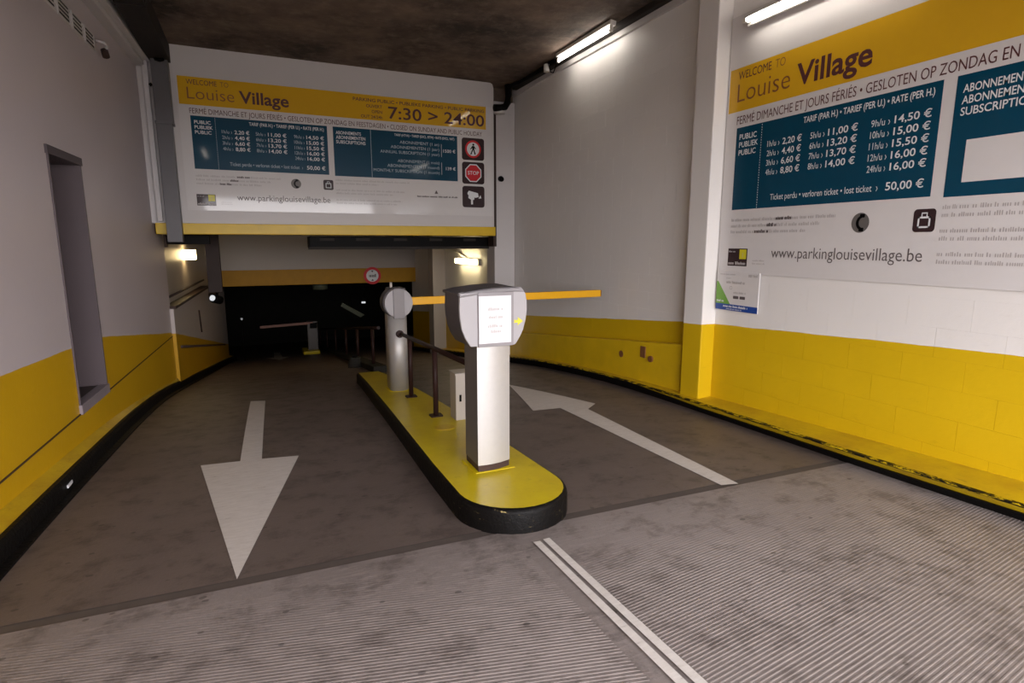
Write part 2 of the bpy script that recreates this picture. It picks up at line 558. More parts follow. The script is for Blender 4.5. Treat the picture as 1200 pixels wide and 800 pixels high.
# painted road markings (thin coats of paint on the slab)
def marking(pts, name, label, lift=0.004):
    """pts = outline (x, y); cut along y so that it follows the ramp"""
    bm = bmesh.new()
    vs = [bm.verts.new((x, y, 0)) for x, y in pts]
    bm.faces.new(vs)
    ys = sorted({round(y, 3) for _, y in pts})
    y = ys[0]
    while y < ys[-1]:
        y += 0.4
        bmesh.ops.bisect_plane(bm, geom=bm.verts[:] + bm.edges[:] + bm.faces[:], plane_co=(0, y, 0), plane_no=(0, 1, 0))
    bmesh.ops.triangulate(bm, faces=bm.faces[:])
    for v in bm.verts: v.co.z = road(v.co.y) + lift
    me = bpy.data.meshes.new(name)
    bm.to_mesh(me); bm.free()
    for p in me.polygons:
        if p.normal.z < 0: p.flip()
    me.materials.append(M['line'])
    o = bpy.data.objects.new(name, me)
    COL.objects.link(o)
    o.parent = floor
    o['label'] = label
    return o
marking([(-0.18, 2.83), (0.22, 4.66), (-0.05, 4.71), (0.01, 7.18), (-0.15, 7.26), (-0.205, 4.73), (-0.48, 4.76)], 'road_arrow',
        'white arrow on the left lane pointing toward the viewer')
marking([(2.73, 2.70), (2.85, 2.67), (3.03, 4.86), (3.22, 5.02), (2.86, 6.5), (2.50, 5.06), (2.80, 5.03)], 'road_arrow',
        'white arrow on the right lane pointing down the ramp')
marking([(0.45, 15.9), (0.78, 17.5), (0.56, 17.5), (0.62, 21.5), (0.42, 21.5), (0.34, 17.5), (0.12, 17.5)], 'road_arrow',
        'small far white arrow at the dark bottom of the ramp')
marking([(1.215, -3), (1.260, -3), (1.297, 2.53), (1.258, 2.535)], 'lane_line', 'left strip of the double white line', 0.007)
marking([(1.283, -3), (1.328, -3), (1.358, 2.54), (1.318, 2.54)], 'lane_line', 'right strip of the double white line', 0.007)

# ------------------------------------------------------------------ WALLS
# right wall: plain core with painted blocks set on it
XR = 4.15
wr = MB()
wr.box(XR + 0.0006, XR + 0.35, -2, 4.6, -1.9, 2.56)
wr.box(XR + 0.0006, XR + 0.35, 4.6, 16.4, -3.3, 2.56)
wall_right = struct(wr.build('wall_right', 'wall_r'), 'white block wall with a yellow lower band on the right')
blk = MB().box(-0.0012, 0.006, -0.1990, 0.1990, -0.0990, 0.0990)
proto = blk.build('block', 'wall_r', wall_right)
first = True
def place_block(y, z, sy=1.0):
    global first
    o = proto if first else proto.copy()
    if not first: COL.objects.link(o)
    first = False
    o.parent = wall_right
    o.location = (XR + random.uniform(-0.0004, 0.0004), y, z)
    o.scale = (1, sy, 1)
for j in range(19):
    z = -1.06 + 0.2 * j
    if z > 2.3: break
    off = 0.2 if j % 2 else 0.0
    for i in range(12):
        y = 4.8 + 0.4 * i + off
        if y > 9.2: continue
        place_block(y, z)
for j in range(20):
    z = -1.46 + 0.2 * j
    if -0.32 < z < 1.72 or z > 2.2: continue
    off = 0.2 if j % 2 else 0.0
    for i in range(9):
        y = 4.1 - 0.4 * i - off
        if y < 1.0: break
        place_block(y, z)

pil = MB()
pil.box(3.985, XR + 0.01, 4.33, 4.60, -1.62, 2.56)
struct(pil.build('trim_1', 'wall_r', bevel=0.012), 'square pillar standing out from the right wall, white over yellow')
# thick yellow plinth beyond the pillar
pl = MB()
ys = [4.68, 5.2, 6, 7, 8, 9.15]
def plz(y): return -1.05 - 0.112 * (y - 4.65)
for a, b in zip(ys, ys[1:]):
    pl.hexa([(4.05, a, road(a) + .06), (XR + .01, a, road(a) + .06), (XR + .01, b, road(b) + .06), (4.05, b, road(b) + .06)],
            [(4.05, a, plz(a)), (XR + .01, a, plz(a)), (XR + .01, b, plz(b)), (4.05, b, plz(b))])
plm = MB()
outer = pl
plinth = struct(outer.build('baseboard_far', 'yellow', bevel=0.02), 'thick yellow plinth at the foot of the right wall beyond the pillar')
# rusty fixings on the plinth
MB().tube([(4.053, 5.76, -1.345), (4.045, 5.76, -1.345)], 0.042, 12).build('rust_hole', 'rust', plinth)
MB().tube([(4.053, 5.17, -1.30), (4.025, 5.17, -1.30)], 0.036, 12).build('bolt', 'rust', plinth)
MB().box(4.038, 4.054, 5.28, 5.37, -1.31, -1.18).build('bracket', 'rust', plinth, 0.004)
# upper band along the top of the right wall
box('trim_2', 'white', XR - 0.035, XR + 0.02, 4.6, 9.2, 2.39, 2.53)
struct(bpy.data.objects['trim_2'], 'slightly proud white band along the top of the right wall')

# left wall with the door opening (y 5.43-6.20)
DY0, DY1, DZ0, DZ1 = 5.43, 6.20, -1.30, 0.71
def lbox(mb, y0, y1, z0, z1, n0, n1):
    """box along the left wall between offsets n0 (back) and n1 (front)"""
    mb.hexa([(lw(y0, n0), y0, z0), (lw(y0, n1), y0, z0), (lw(y1, n1), y1, z0), (lw(y1, n0), y1, z0)],
            [(lw(y0, n0), y0, z1), (lw(y0, n1), y0, z1), (lw(y1, n1), y1, z1), (lw(y1, n0), y1, z1)])
    return mb
wl = MB()
lbox(wl, -2, DY0, -1.35, 2.56, -0.5, 0)
lbox(wl, DY1, 9.66, -1.35, 2.56, -0.5, 0)
lbox(wl, DY0, DY1, DZ1, 2.56, -0.5, 0)
lbox(wl, DY0 - .2, DY1 + .2, -1.35, 1.0, -0.62, -0.5)
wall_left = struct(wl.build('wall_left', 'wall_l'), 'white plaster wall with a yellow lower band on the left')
wp = MB()
for a, b in ((-2, 2), (2, 5), (5, 7), (7, 9.66)):
    lo = [(lw(a, -.5), a, road(a) - .1), (lw(a, 0.006), a, road(a) - .1), (lw(b, 0.006), b, road(b) - .1), (lw(b, -.5), b, road(b) - .1)]
    wp.hexa(lo, [(x, y, -1.352) for x, y, z in lo])
wp.build('lower_wall', 'wall_l', wall_left)
# dark seam between lower and upper wall
sm = MB()
lbox(sm, -2, 9.64, -1.354, -1.344, -0.2, 0.0075)
sm.build('seam', 'skirt', wall_left)
# cornice along the top
cn = MB()
lbox(cn, -2, 8.98, 2.27, 2.50, -0.05, 0.165)
lbox(cn, -2, 8.98, 2.21, 2.27, -0.05, 0.10)
struct(cn.build('trim_3', 'white', bevel=0.01), 'white cornice along the top of the left wall')
# corner strip between left wall and header
box('trim_4', 'white', -1.125, -1.06, 8.93, 9.0, 0.28, 2.30, bevel=0.01)
struct(bpy.data.objects['trim_4'], 'white corner strip between left wall and header')

# door in the left wall
door = thing('door_1', 'mauve grey metal door deep in a grey reveal of the left wall', 'door', (lw(5.8, -0.2), 5.8, DZ0))
door['kind'] = 'structure'
del door['category']
lf = MB(); lbox(lf, DY0 + .02, DY1 - .02, DZ0 + 0.005, DZ1 - 0.04, -0.40, -0.35)
lf.build('leaf', 'door', door, 0.004)
fr = MB()
lbox(fr, DY1 - 0.025, DY1 + 0.0, DZ0, DZ1, -0.42, 0.012)
fr.build('jamb', 'door', door, 0.003)
fr = MB()
lbox(fr, DY0 - 0.0, DY0 + 0.02, DZ0, DZ1, -0.42, 0.012)
fr.build('jamb', 'door', door, 0.003)
fr = MB()
lbox(fr, DY0 - 0.02, DY1 + 0.02, DZ1 - 0.055, DZ1 + 0.01, -0.42, 0.018)
fr.build('lintel', 'frame', door, 0.004)
fr = MB()
lbox(fr, DY0, DY1, DZ0 - 0.03, DZ0 + 0.02, -0.42, -0.06)
fr.build('threshold', 'sill_dark', door, 0.004)
fr = MB()
lbox(fr, DY0 - 0.01, DY1 + 0.01, DZ0 - 0.055, DZ0 + 0.024, -0.06, 0.022)
fr.build('sill_edge', 'sill', door, 0.006)
hx = lw(6.08, -0.35)
pb = MB(); lbox(pb, 6.045, 6.085, -0.39, -0.17, -0.352, -0.338)
hp = pb.build('handle_plate', 'chrome', door, 0.004)
MB().tube([(hx, 6.065, -0.235), (hx + 0.065, 6.065, -0.235), (hx + 0.07, 6.05, -0.235), (hx + 0.072, 5.95, -0.238)], 0.011, 8).build('lever', 'chrome', hp)

# header across the ramp (white wall above, yellow strip at its foot)
hd = MB()
hd.prism([(x, 9.0, z) for x, z in [(-1.25, .26), (3.70, .26), (3.70, 2.44), (3.68, 2.50), (3.62, 2.53), (-1.25, 2.53)]],
         [(x, 9.32, z) for x, z in [(-1.25, .26), (3.70, .26), (3.70, 2.44), (3.68, 2.50), (3.62, 2.53), (-1.25, 2.53)]])
header = struct(hd.build('wall_back', 'white'), 'white header wall hanging across the ramp above the yellow edge')
box('edge_strip', 'yellow', -1.16, 3.715, 8.975, 9.34, 0.115, 0.262, header, 0.008)['label'] = 'yellow strip along the lower edge of the header'
# block column right of the header
cm = MB().box(3.77, 4.14, 9.16, 9.5, -2.2, 2.27)
colm = struct(cm.build('trim_5', 'white'), 'white block column right of the header')
bp = MB().box(-0.185, 0.185, -0.006, 0.02, -0.098, 0.098)
for k in range(22):
    o = bp.build('block', 'white', colm) if k == 0 else o.copy()
    if k: COL.objects.link(o)
    o.parent = colm
    o.location = (3.957, 9.16, -2.01 + 0.2 * k)
for ob in [c for c in colm.children if c.name.startswith('block')]:
    pass

# ceiling of the entry and of the inner ramp
ce = MB()
ce.box(-1.9, XR + 0.3, -2.0, 9.3, 2.52, 2.75)
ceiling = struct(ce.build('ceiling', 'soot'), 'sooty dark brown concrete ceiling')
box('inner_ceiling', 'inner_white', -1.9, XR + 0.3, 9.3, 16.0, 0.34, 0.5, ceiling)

box('header_back', 'soot', -1.9, XR + 0.3, 9.3, 9.42, 0.5, 2.6, header)
box('header_back', 'soot', 3.7, XR + 0.3, 9.25, 9.42, 0.3, 2.6, header)
# inner beam with a yellow foot
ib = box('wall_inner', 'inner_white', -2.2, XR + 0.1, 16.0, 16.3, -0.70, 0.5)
struct(ib, 'second white beam deeper in the ramp above a yellow edge')
box('edge_strip', 'yellow_shaded', -0.95, 4.2, 15.97, 16.33, -1.08, -0.68, ib, 0.01)['label'] = 'yellow strip along the lower edge of the second beam'
# inner left wall: low front part with a ledge, upper part set back
def l2box(mb, y0, y1, za, zb, n0, n1, follow=True):
    zz0 = (road(y0) - .1, road(y1) - .1) if follow else (za, za)
    mb.hexa([(lw2(y0, n0), y0, zz0[0]), (lw2(y0, n1), y0, zz0[0]), (lw2(y1, n1), y1, zz0[1]), (lw2(y1, n0), y1, zz0[1])],
            [(lw2(y0, n0), y0, zb), (lw2(y0, n1), y0, zb), (lw2(y1, n1), y1, zb), (lw2(y1, n0), y1, zb)])
il = MB()
for a, b in ((9.6, 11), (11, 12.5), (12.5, 14), (14, 16), (16, 17.6)):
    l2box(il, a, b, 0, -0.95 if b < 14.5 else -1.22, -0.35, 0)
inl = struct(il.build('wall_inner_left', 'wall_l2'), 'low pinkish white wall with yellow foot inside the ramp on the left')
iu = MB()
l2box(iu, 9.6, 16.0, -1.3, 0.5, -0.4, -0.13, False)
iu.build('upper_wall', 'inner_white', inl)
ld = MB()  # both ledges get a dark colour in place of the shadow on top
l2box(ld, 9.62, 14.0, -0.955, -0.91, -0.13, 0.03, False)
ld.build('ledge', 'skirt', inl, 0.006)['label'] = 'ledge on top of the low wall, coloured dark for its shadow'
ld = MB()
l2box(ld, 14.0, 17.6, -1.225, -1.18, -0.2, 0.03, False)
ld.build('ledge', 'skirt', inl, 0.006)
MB().tube([(lw2(9.9, -0.09), 9.9, -0.80), (lw2(14.2, -0.09), 14.2, -0.80)], 0.018, 8).build('wall_pipe', 'brown_column', inl)
MB().tube([(lw2(12.2, 0.012), 12.2, -1.25), (lw2(12.3, 0.012), 12.3, -1.68)], 0.014, 6).build('wall_cable', 'skirt', inl)
MB().tube([(lw2(9.9, 0.012), 9.9, -1.56), (lw2(16.5, 0.012), 16.5, -2.62)], 0.022, 6).build('rub_rail', 'skirt', inl)
# pilaster on the inner right wall
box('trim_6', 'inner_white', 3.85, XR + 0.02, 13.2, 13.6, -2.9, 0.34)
struct(bpy.data.objects['trim_6'], 'pale pilaster on the right wall deep in the ramp')
# dark garage beyond the second beam
gm = MB()
gm.box(-6.2, -6, 16.3, 36, -7, 0.4)
gm.box(9, 9.2, 16.3, 36, -7, 0.4)
gm.box(-6.2, 9.2, 36, 36.2, -7, 0.4)
gm.box(-6.2, -2.2, 16.1, 16.3, -5, 0.4)
gm.box(4.5, 9.2, 16.1, 16.3, -5, 0.4)
gm.box(-2.2, -0.95, 16.35, 16.5, -5, 0.4)
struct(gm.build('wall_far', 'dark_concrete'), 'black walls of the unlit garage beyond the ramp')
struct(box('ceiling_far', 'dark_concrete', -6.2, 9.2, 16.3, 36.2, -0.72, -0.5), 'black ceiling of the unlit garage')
# street side behind the viewer
en = MB()
en.box(-3.5, -1.25, -2.2, -2.0, -1.6, 3.2)
en.box(3.8, 6.5, -2.2, -2.0, -1.6, 3.2)
en.box(-1.25, 3.8, -2.2, -2.0, 1.35, 3.2)
struct(en.build('wall_front', 'white'), 'wall around the street entrance behind the viewer')
st = MB(); st.flat([(-40, -60, -1.12), (40, -60, -1.12), (40, -2.2, -1.12), (-40, -2.2, -1.12)])
st.keep = True
struct(st.build('floor_street', 'asphalt'), 'street in front of the entrance')

# ------------------------------------------------------------------ KERBS
def sweep(mb, path, prof):
    """prof(i) gives the cross-section points for station i, joined along the path"""
    rings = [prof(*p) for p in path]
    n = len(rings[0])
    for a, b in zip(rings, rings[1:]):
        mb.add(a + b, [(k, k + 1, k + 1 + n, k + n) for k in range(n - 1)])
def densify(path, step=0.35):
    out = []
    for (x0, y0), (x1, y1) in zip(path, path[1:]):
        n = max(1, int(abs(y1 - y0) / step))
        out += [(x0 + (x1 - x0) * k / n, y0 + (y1 - y0) * k / n) for k in range(n)]
    return out + [path[-1]]
def smooth_path(p, it=3):
    for _ in range(it):
        p = [p[0]] + [((p[i - 1][0] + 2 * p[i][0] + p[i + 1][0]) / 4, p[i][1]) for i in range(1, len(p) - 1)] + [p[-1]]
    return p
# right kerb
rp = smooth_path(densify([(3.80, -2), (3.85, 1.0), (3.87, 2.3), (3.97, 4.2), (4.01, 5.3), (4.025, 6.4), (4.01, 7.5), (3.98, 9.0), (3.93, 11), (4.0, 13), (4.04, 16)]))
kr = MB(); kr.keep = False
sweep(kr, rp, lambda x, y: [(x - 0.085, y, road(y) + 0.105), (XR + .02, y, road(y) + 0.125), (XR + .02, y, road(y) - .05), (x + .03, y, road(y) - 0.05), (x - 0.085, y, road(y) + 0.105)])
kerb_r = struct(kr.build('baseboard_right', 'yellow_dirty'), 'yellow kerb with black edge along the right wall')
ke = MB()
sweep(ke, rp, lambda x, y: [(x - 0.050, y, road(y) + 0.111), (x - 0.082, y, road(y) + 0.110), (x - 0.088, y, road(y) + 0.103), (x - 0.078, y, road(y) + 0.094), (x - 0.05, y, road(y) + 0.094)])
ke.build('kerb_edge', 'black_worn', kerb_r)['label'] = 'black painted upper edge, worn through to yellow'
def kfh(y): return 0.055 + 0.042 * min(1, max(0, (y - 4.2) / 1.2))
kf = MB()
sweep(kf, rp, lambda x, y: [(x - 0.04 - 0.4 * (kfh(y) - .055), y, road(y) + kfh(y) + .003), (x - 0.064 - 0.60 * (kfh(y) - .055), y, road(y) + kfh(y)), (x - 0.045 - 0.25 * (kfh(y) - .055), y, road(y) + 0.5 * kfh(y)), (x - 0.020, y, road(y) - 0.01)])
kf.build('kerb_face', 'black_face', kerb_r)
# left kerb: black face, sloping yellow top up to the wall
lp = smooth_path(densify([(-1.42, -2), (-1.34, 1), (-1.27, 4.3), (-1.225, 5.4), (-1.20, 7.2), (-1.175, 8.5), (-1.13, 9.6), (-1.05, 11.2), (-0.95, 13.2), (-0.84, 15.9), (-0.66, 17.9)]))
def lwall(y): return lw(y) if y < 9.6 else lw2(y)
kl = MB()
sweep(kl, lp, lambda x, y: [(x - .02, y, road(y) - .05), (x - 0.004, y, road(y) + 0.112), (lwall(y) - .03 if y < 17 else x - .2, y, road(y) + 0.165), (x - .35, y, road(y) - .05)])
kerb_l = struct(kl.build('baseboard_left', 'yellow_dirty'), 'dirty yellow kerb with black face along the left wall')
kb = MB()
sweep(kb, lp, lambda x, y: [(x - 0.03, y, road(y) + 0.124), (x - 0.004, y, road(y) + 0.122), (x + 0.014, y, road(y) + 0.10), (x + 0.018, y, road(y) + 0.02), (x + 0.06, y, road(y) + 0.012), (x + 0.062, y, road(y) - 0.01)])
kb.build('kerb_face', 'black_face', kerb_l)
MB().box(-1.250, -1.236, 4.50, 4.60, road(4.55) + 0.055, road(4.55) + 0.075).build('reflector', 'paper', kerb_l)['label'] = 'small white reflector on the black face'

# ------------------------------------------------------------------ TRAFFIC ISLAND
isl = thing('traffic_island', 'long yellow kerbed island with black sides between the two lanes', 'traffic island', (1.33, 5.2, road(5.2)))
half = []
def island_outline(ins):
    pts = []
    y0, y1 = 3.02, 8.0
    for k in range(17):
        a = pi + pi * k / 16
        c, w = 1.335, 0.345 - ins
        x = c + w * cos(a); y = y0 + (0.375 - ins) * sin(a)
        pts.append((x, y))
    rs = [(1.675 - ins, 3.6), (1.66 - ins, 4.5), (1.62 - ins, 5.5), (1.58 - ins, 6.5), (1.55 - ins, 7.3), (1.52 - ins, y1 - ins)]
    lsd = [(1.20 + ins, y1 - ins), (1.16 + ins, 7.3), (1.10 + ins, 6.2), (1.06 + ins, 5.2), (1.03 + ins, 4.4), (1.0 + ins, 3.6)]
    return pts + rs + lsd
def ring(ins, h): return [(x, y, road(y) + h) for x, y in island_outline(ins)]
sd = MB()
rings = [ring(0.0, -0.02), ring(0.0, 0.115), ring(0.008, 0.135), ring(0.022, 0.142), ring(0.04, 0.142)]
n = len(rings[0])
for a, b in zip(rings, rings[1:]):
    sd.add(a + b, [(k, (k + 1) % n, (k + 1) % n + n, k + n) for k in range(n)], True)
sd.build('side', 'black_edge', isl)['label'] = 'black scuffed side and rim'
# the yellow top, cut in strips so that it follows the slope
bm = bmesh.new()
bm.faces.new([bm.verts.new((x, y, 0)) for x, y in island_outline(0.024)])
y = 2.8
while y < 8:
    bmesh.ops.bisect_plane(bm, geom=bm.verts[:] + bm.edges[:] + bm.faces[:], plane_co=(0, y, 0), plane_no=(0, 1, 0)); y += 0.25
bmesh.ops.triangulate(bm, faces=bm.faces[:])
tp = MB()
bm.verts.ensure_lookup_table(); bm.verts.index_update()
tp.add([(v.co.x, v.co.y, road(v.co.y) + 0.1445) for v in bm.verts], [[v.index for v in f.verts] for f in bm.faces])
bm.free()
tp.build('top', 'island_top', isl)['label'] = 'glossy yellow painted top with dirt marks'
IT = 0.1445
# faint round cover in the island top
MB().prism([(x, y, road(y) + IT - .002) for x, y in circle(1.36, 4.42, 0.085, 20)], [(x, y, road(y) + IT + .003) for x, y in circle(1.36, 4.42, 0.085, 20)]).build('round_cover', 'yellow_dirty', isl)

# ------------------------------------------------------------------ TICKET MACHINE
bz = road(3.4) + IT
tm = thing('ticket_machine', 'grey ticket column with wide rounded head on the near end of the island', 'ticket machine', (1.35, 3.42, bz))
def col_ring(z, x0=1.236, x1=1.470, y0=3.30, y1=3.535, ins=0.0):
    pts = [(x0 + ins, y1 - ins), (x0 + ins, y0 + .012 + ins)]
    for k in range(9):
        t = k / 8
        pts.append((x0 + ins + (x1 - x0 - 2 * ins) * t, y0 + ins - 0.012 * sin(pi * t) + 0.012 * t * t * 2.2))
    pts += [(x1 - ins, y1 - ins)]
    return [(x, y, z) for x, y in pts]
cb = MB()
a, b = col_ring(bz + 0.05), col_ring(-0.60)
nn = len(a)
cb.add(a + b, [(k, (k + 1) % nn, (k + 1) % nn + nn, k + nn) for k in range(2, nn - 2)], True)
cb.build('column_front', 'alu', tm)['label'] = 'bright brushed metal front of the column'
cs = MB()
cs.add(a + b, [(k, (k + 1) % nn, (k + 1) % nn + nn, k + nn) for k in (0, 1, nn - 2, nn - 1)])
cs.build('column_side', 'alu_side', tm)['label'] = 'darker grey side and back of the column'
MB().prism(col_ring(bz - 0.03, ins=0.004), col_ring(bz + 0.052, ins=0.002)).build('skirt', 'skirt', tm)['label'] = 'dark brown skirting at the foot'
MB().prism([(1.205, 3.27, bz - .02), (1.50, 3.27, bz - .02), (1.50, 3.56, bz - .02), (1.205, 3.56, bz - .02)],
           [(1.215, 3.285, bz + .008), (1.488, 3.285, bz + .008), (1.488, 3.55, bz + .008), (1.215, 3.55, bz + .008)]).build('foot_plate', 'island_top', tm)
front = [(1.120, -0.303), (1.117, -0.40), (1.119, -0.45), (1.130, -0.522), (1.152, -0.580), (1.186, -0.634), (1.489, -0.640), (1.522, -0.590), (1.544, -0.547),
         (1.562, -0.48), (1.570, -0.42), (1.568, -0.36), (1.560, -0.318), (1.540, -0.285), (1.47, -0.283), (1.24, -0.297)]
hb = MB(); hb.prism([(x, 3.30, z) for x, z in front], [(x, 3.575, z) for x, z in front])
hb.build('head_shell', 'lid', tm, 0.004)['label'] = 'grey shell of the head'
fp = MB(); fp.prism([(x, 3.275, z) for x, z in front], [(x, 3.3, z) for x, z in front])
fp.build('front_plate', 'plate', tm, 0.006)['label'] = 'pale front plate with rounded cheeks'
cp = MB().box(1.233, 1.471, 3.262, 3.28, -0.640, -0.300)
cp.build('centre_panel', 'plate_dark', tm, 0.004)
# sloping visor above the plate and dark lid behind it
vz = MB()
vt = [(1.120, -0.300), (1.235, -0.287), (1.36, -0.277), (1.47, -0.274), (1.540, -0.277)]
for (xa, za), (xb, zb) in zip(vt, vt[1:]):
    vz.add([(xa, 3.262, za - 0.022), (xb, 3.262, zb - 0.022), (xb, 3.30, zb), (xa, 3.30, za)], [(0, 1, 2, 3)])
    vz.add([(xa, 3.262, za - 0.022), (xb, 3.262, zb - 0.022), (xb, 3.28, zb - 0.03), (xa, 3.28, za - 0.03)], [(3, 2, 1, 0)])
vz.build('visor', 'plate', tm)
ldm = MB()
lt = [(1.112, -0.306), (1.18, -0.292), (1.30, -0.278), (1.40, -0.273), (1.49, -0.274), (1.545, -0.285)]
ldm.prism([(x, 3.29, z) for x, z in lt] + [(1.545, 3.29, -0.30), (1.112, 3.29, -0.318)],
          [(x, 3.60, z + 0.004) for x, z in lt] + [(1.545, 3.60, -0.30), (1.112, 3.60, -0.318)])
ldm.build('lid', 'lid', tm, 0.003)
ar = MB(); 
arp = [(1.475, -0.481), (1.506, -0.481), (1.503, -0.463), (1.541, -0.490), (1.503, -0.517), (1.506, -0.499), (1.475, -0.499), (1.483, -0.490)]
ar.prism([(x, 3.273, z) for x, z in arp], [(x, 3.2755, z) for x, z in arp])
ar.build('arrow_sticker', 'lime', tm)['label'] = 'yellow arrow sticker pointing right'
# the printed notice taped on it
pn = thing('paper_notice', 'white printed sheet taped to the head of the ticket machine', 'notice', (1.34, 3.258, -0.615))
MB().box(1.236, 1.452, 3.2585, 3.261, -0.617, -0.322).build('sheet', 'paper', pn)
pt = MB()
for zz, x0, w in ((-0.412, 1.295, 0.10), (-0.462, 1.30, 0.095), (-0.518, 1.295, 0.10), (-0.552, 1.315, 0.065)):
    tmp = MB(); scribble(tmp, 0, 0, w, 0.019, 0, 0.7)
    pt.add([(x0 + a_, 3.258, zz + b_) for a_, b_, _ in tmp.v], tmp.f)
pt.build('print', 'ink_pale', pn)['kind'] = 'stuff'

# grey control box behind the machine
zb = road(4.66) + IT
cbx = thing('control_box', 'small pale grey box standing on the island behind the ticket machine', 'box', (1.60, 4.66, zb))
box('body', 'box_grey', 1.515, 1.66, 4.58, 4.74, zb, -1.118, cbx, 0.008)
box('slot', 'black', 1.548, 1.566, 4.575, 4.585, -1.36, -1.30, cbx)
box('box_lid', 'box_grey', 1.508, 1.667, 4.573, 4.747, -1.120, -1.108, cbx, 0.004)

# ------------------------------------------------------------------ BARRIER
bz2 = road(6.2) + IT
br = thing('barrier', 'silver barrier post with round head and yellow boom across the right lane', 'barrier', (1.38, 6.2, bz2))
def post_ring(z):
    pts = []
    for k in range(15):
        a = pi + pi * k / 14
        pts.append((1.385 + 0.102 * cos(a), 6.17 + 0.095 * sin(a), z))
    return pts + [(1.487, 6.32, z), (1.283, 6.32, z)]
pc = MB(); pc.prism(post_ring(bz2 - .015), post_ring(-0.76), True)
pc.build('post', 'alu', br)
MB().prism([(x * 1.0 + (x - 1.375) * .12, y + (-.012 if y < 6.2 else .012), bz2 - .04) for x, y, z in post_ring(0)],
           [(x * 1.0 + (x - 1.375) * .12, y + (-.012 if y < 6.2 else .012), bz2 + .012) for x, y, z in post_ring(0)]).build('foot_plate', 'island_top', br)
hd1 = MB(); hd1.prism([(1.385 + .152 * cos(t), 6.06, -.637 + .158 * sin(t)) for t in [2 * pi * k / 32 for k in range(32)]],
                      [(1.385 + .152 * cos(t), 6.11, -.637 + .158 * sin(t)) for t in [2 * pi * k / 32 for k in range(32)]])
hd1.build('head_disc', 'plate', br, 0.006)['label'] = 'pale round front disc'
hd2 = MB(); hd2.prism([(1.379 + .156 * cos(t), 6.11, -.637 + .163 * sin(t)) for t in [2 * pi * k / 32 for k in range(32)]],
                      [(1.379 + .156 * cos(t), 6.28, -.637 + .163 * sin(t)) for t in [2 * pi * k / 32 for k in range(32)]])
hd2.build('head_housing', 'lid', br, 0.006)['label'] = 'dark grey housing behind the disc'
box('centre_band', 'plate_dark', 1.325, 1.445, 6.045, 6.075, -0.80, -0.485, br, 0.006)
box('rear_motor_box', 'lid', 1.33, 1.52, 6.28, 6.50, -0.80, -0.49, br, 0.02)
box('top_lug', 'box_grey', 1.335, 1.36, 6.24, 6.28, -0.49, -0.425, br, 0.004)
bm_ = MB()
bm_.box(1.46, 3.96, 6.115, 6.165, -0.668, -0.582)
boom = bm_.build('boom', 'boom', br, 0.008)
boom['label'] = 'orange yellow boom closed across the right lane'
box('boom_cap', 'ink_thin', 3.96, 3.972, 6.118, 6.162, -0.664, -0.586, boom)

# ------------------------------------------------------------------ HANDRAIL ON THE ISLAND
hr = thing('handrail', 'low dark brown handrail on two posts between barrier and ticket machine', 'handrail', (1.40, 5.27, road(5.27) + IT))
for yy in (5.72, 4.82):
    z0 = road(yy) + IT
    zt = -0.955 if yy > 5 else -0.925
    p = MB().tube([(1.405, yy, z0), (1.405, yy, zt)], 0.024, 12).build('post', 'iron', hr)
    MB().prism([(x, y, z0 - .002) for x, y in rrect(1.35, 1.46, yy - .05, yy + .05, .012)], [(x, y, z0 + .012) for x, y in rrect(1.35, 1.46, yy - .05, yy + .05, .012)]).build('base_plate', 'iron', p)
MB().tube([(1.40, 6.07, -0.972), (1.405, 5.0, -0.928), (1.40, 3.545, -0.870)], 0.021, 12).build('rail', 'iron', hr)
MB().tube([(1.385, 6.092, -0.972), (1.385, 6.06, -0.970)], 0.042, 12).build('wall_flange', 'iron', hr)

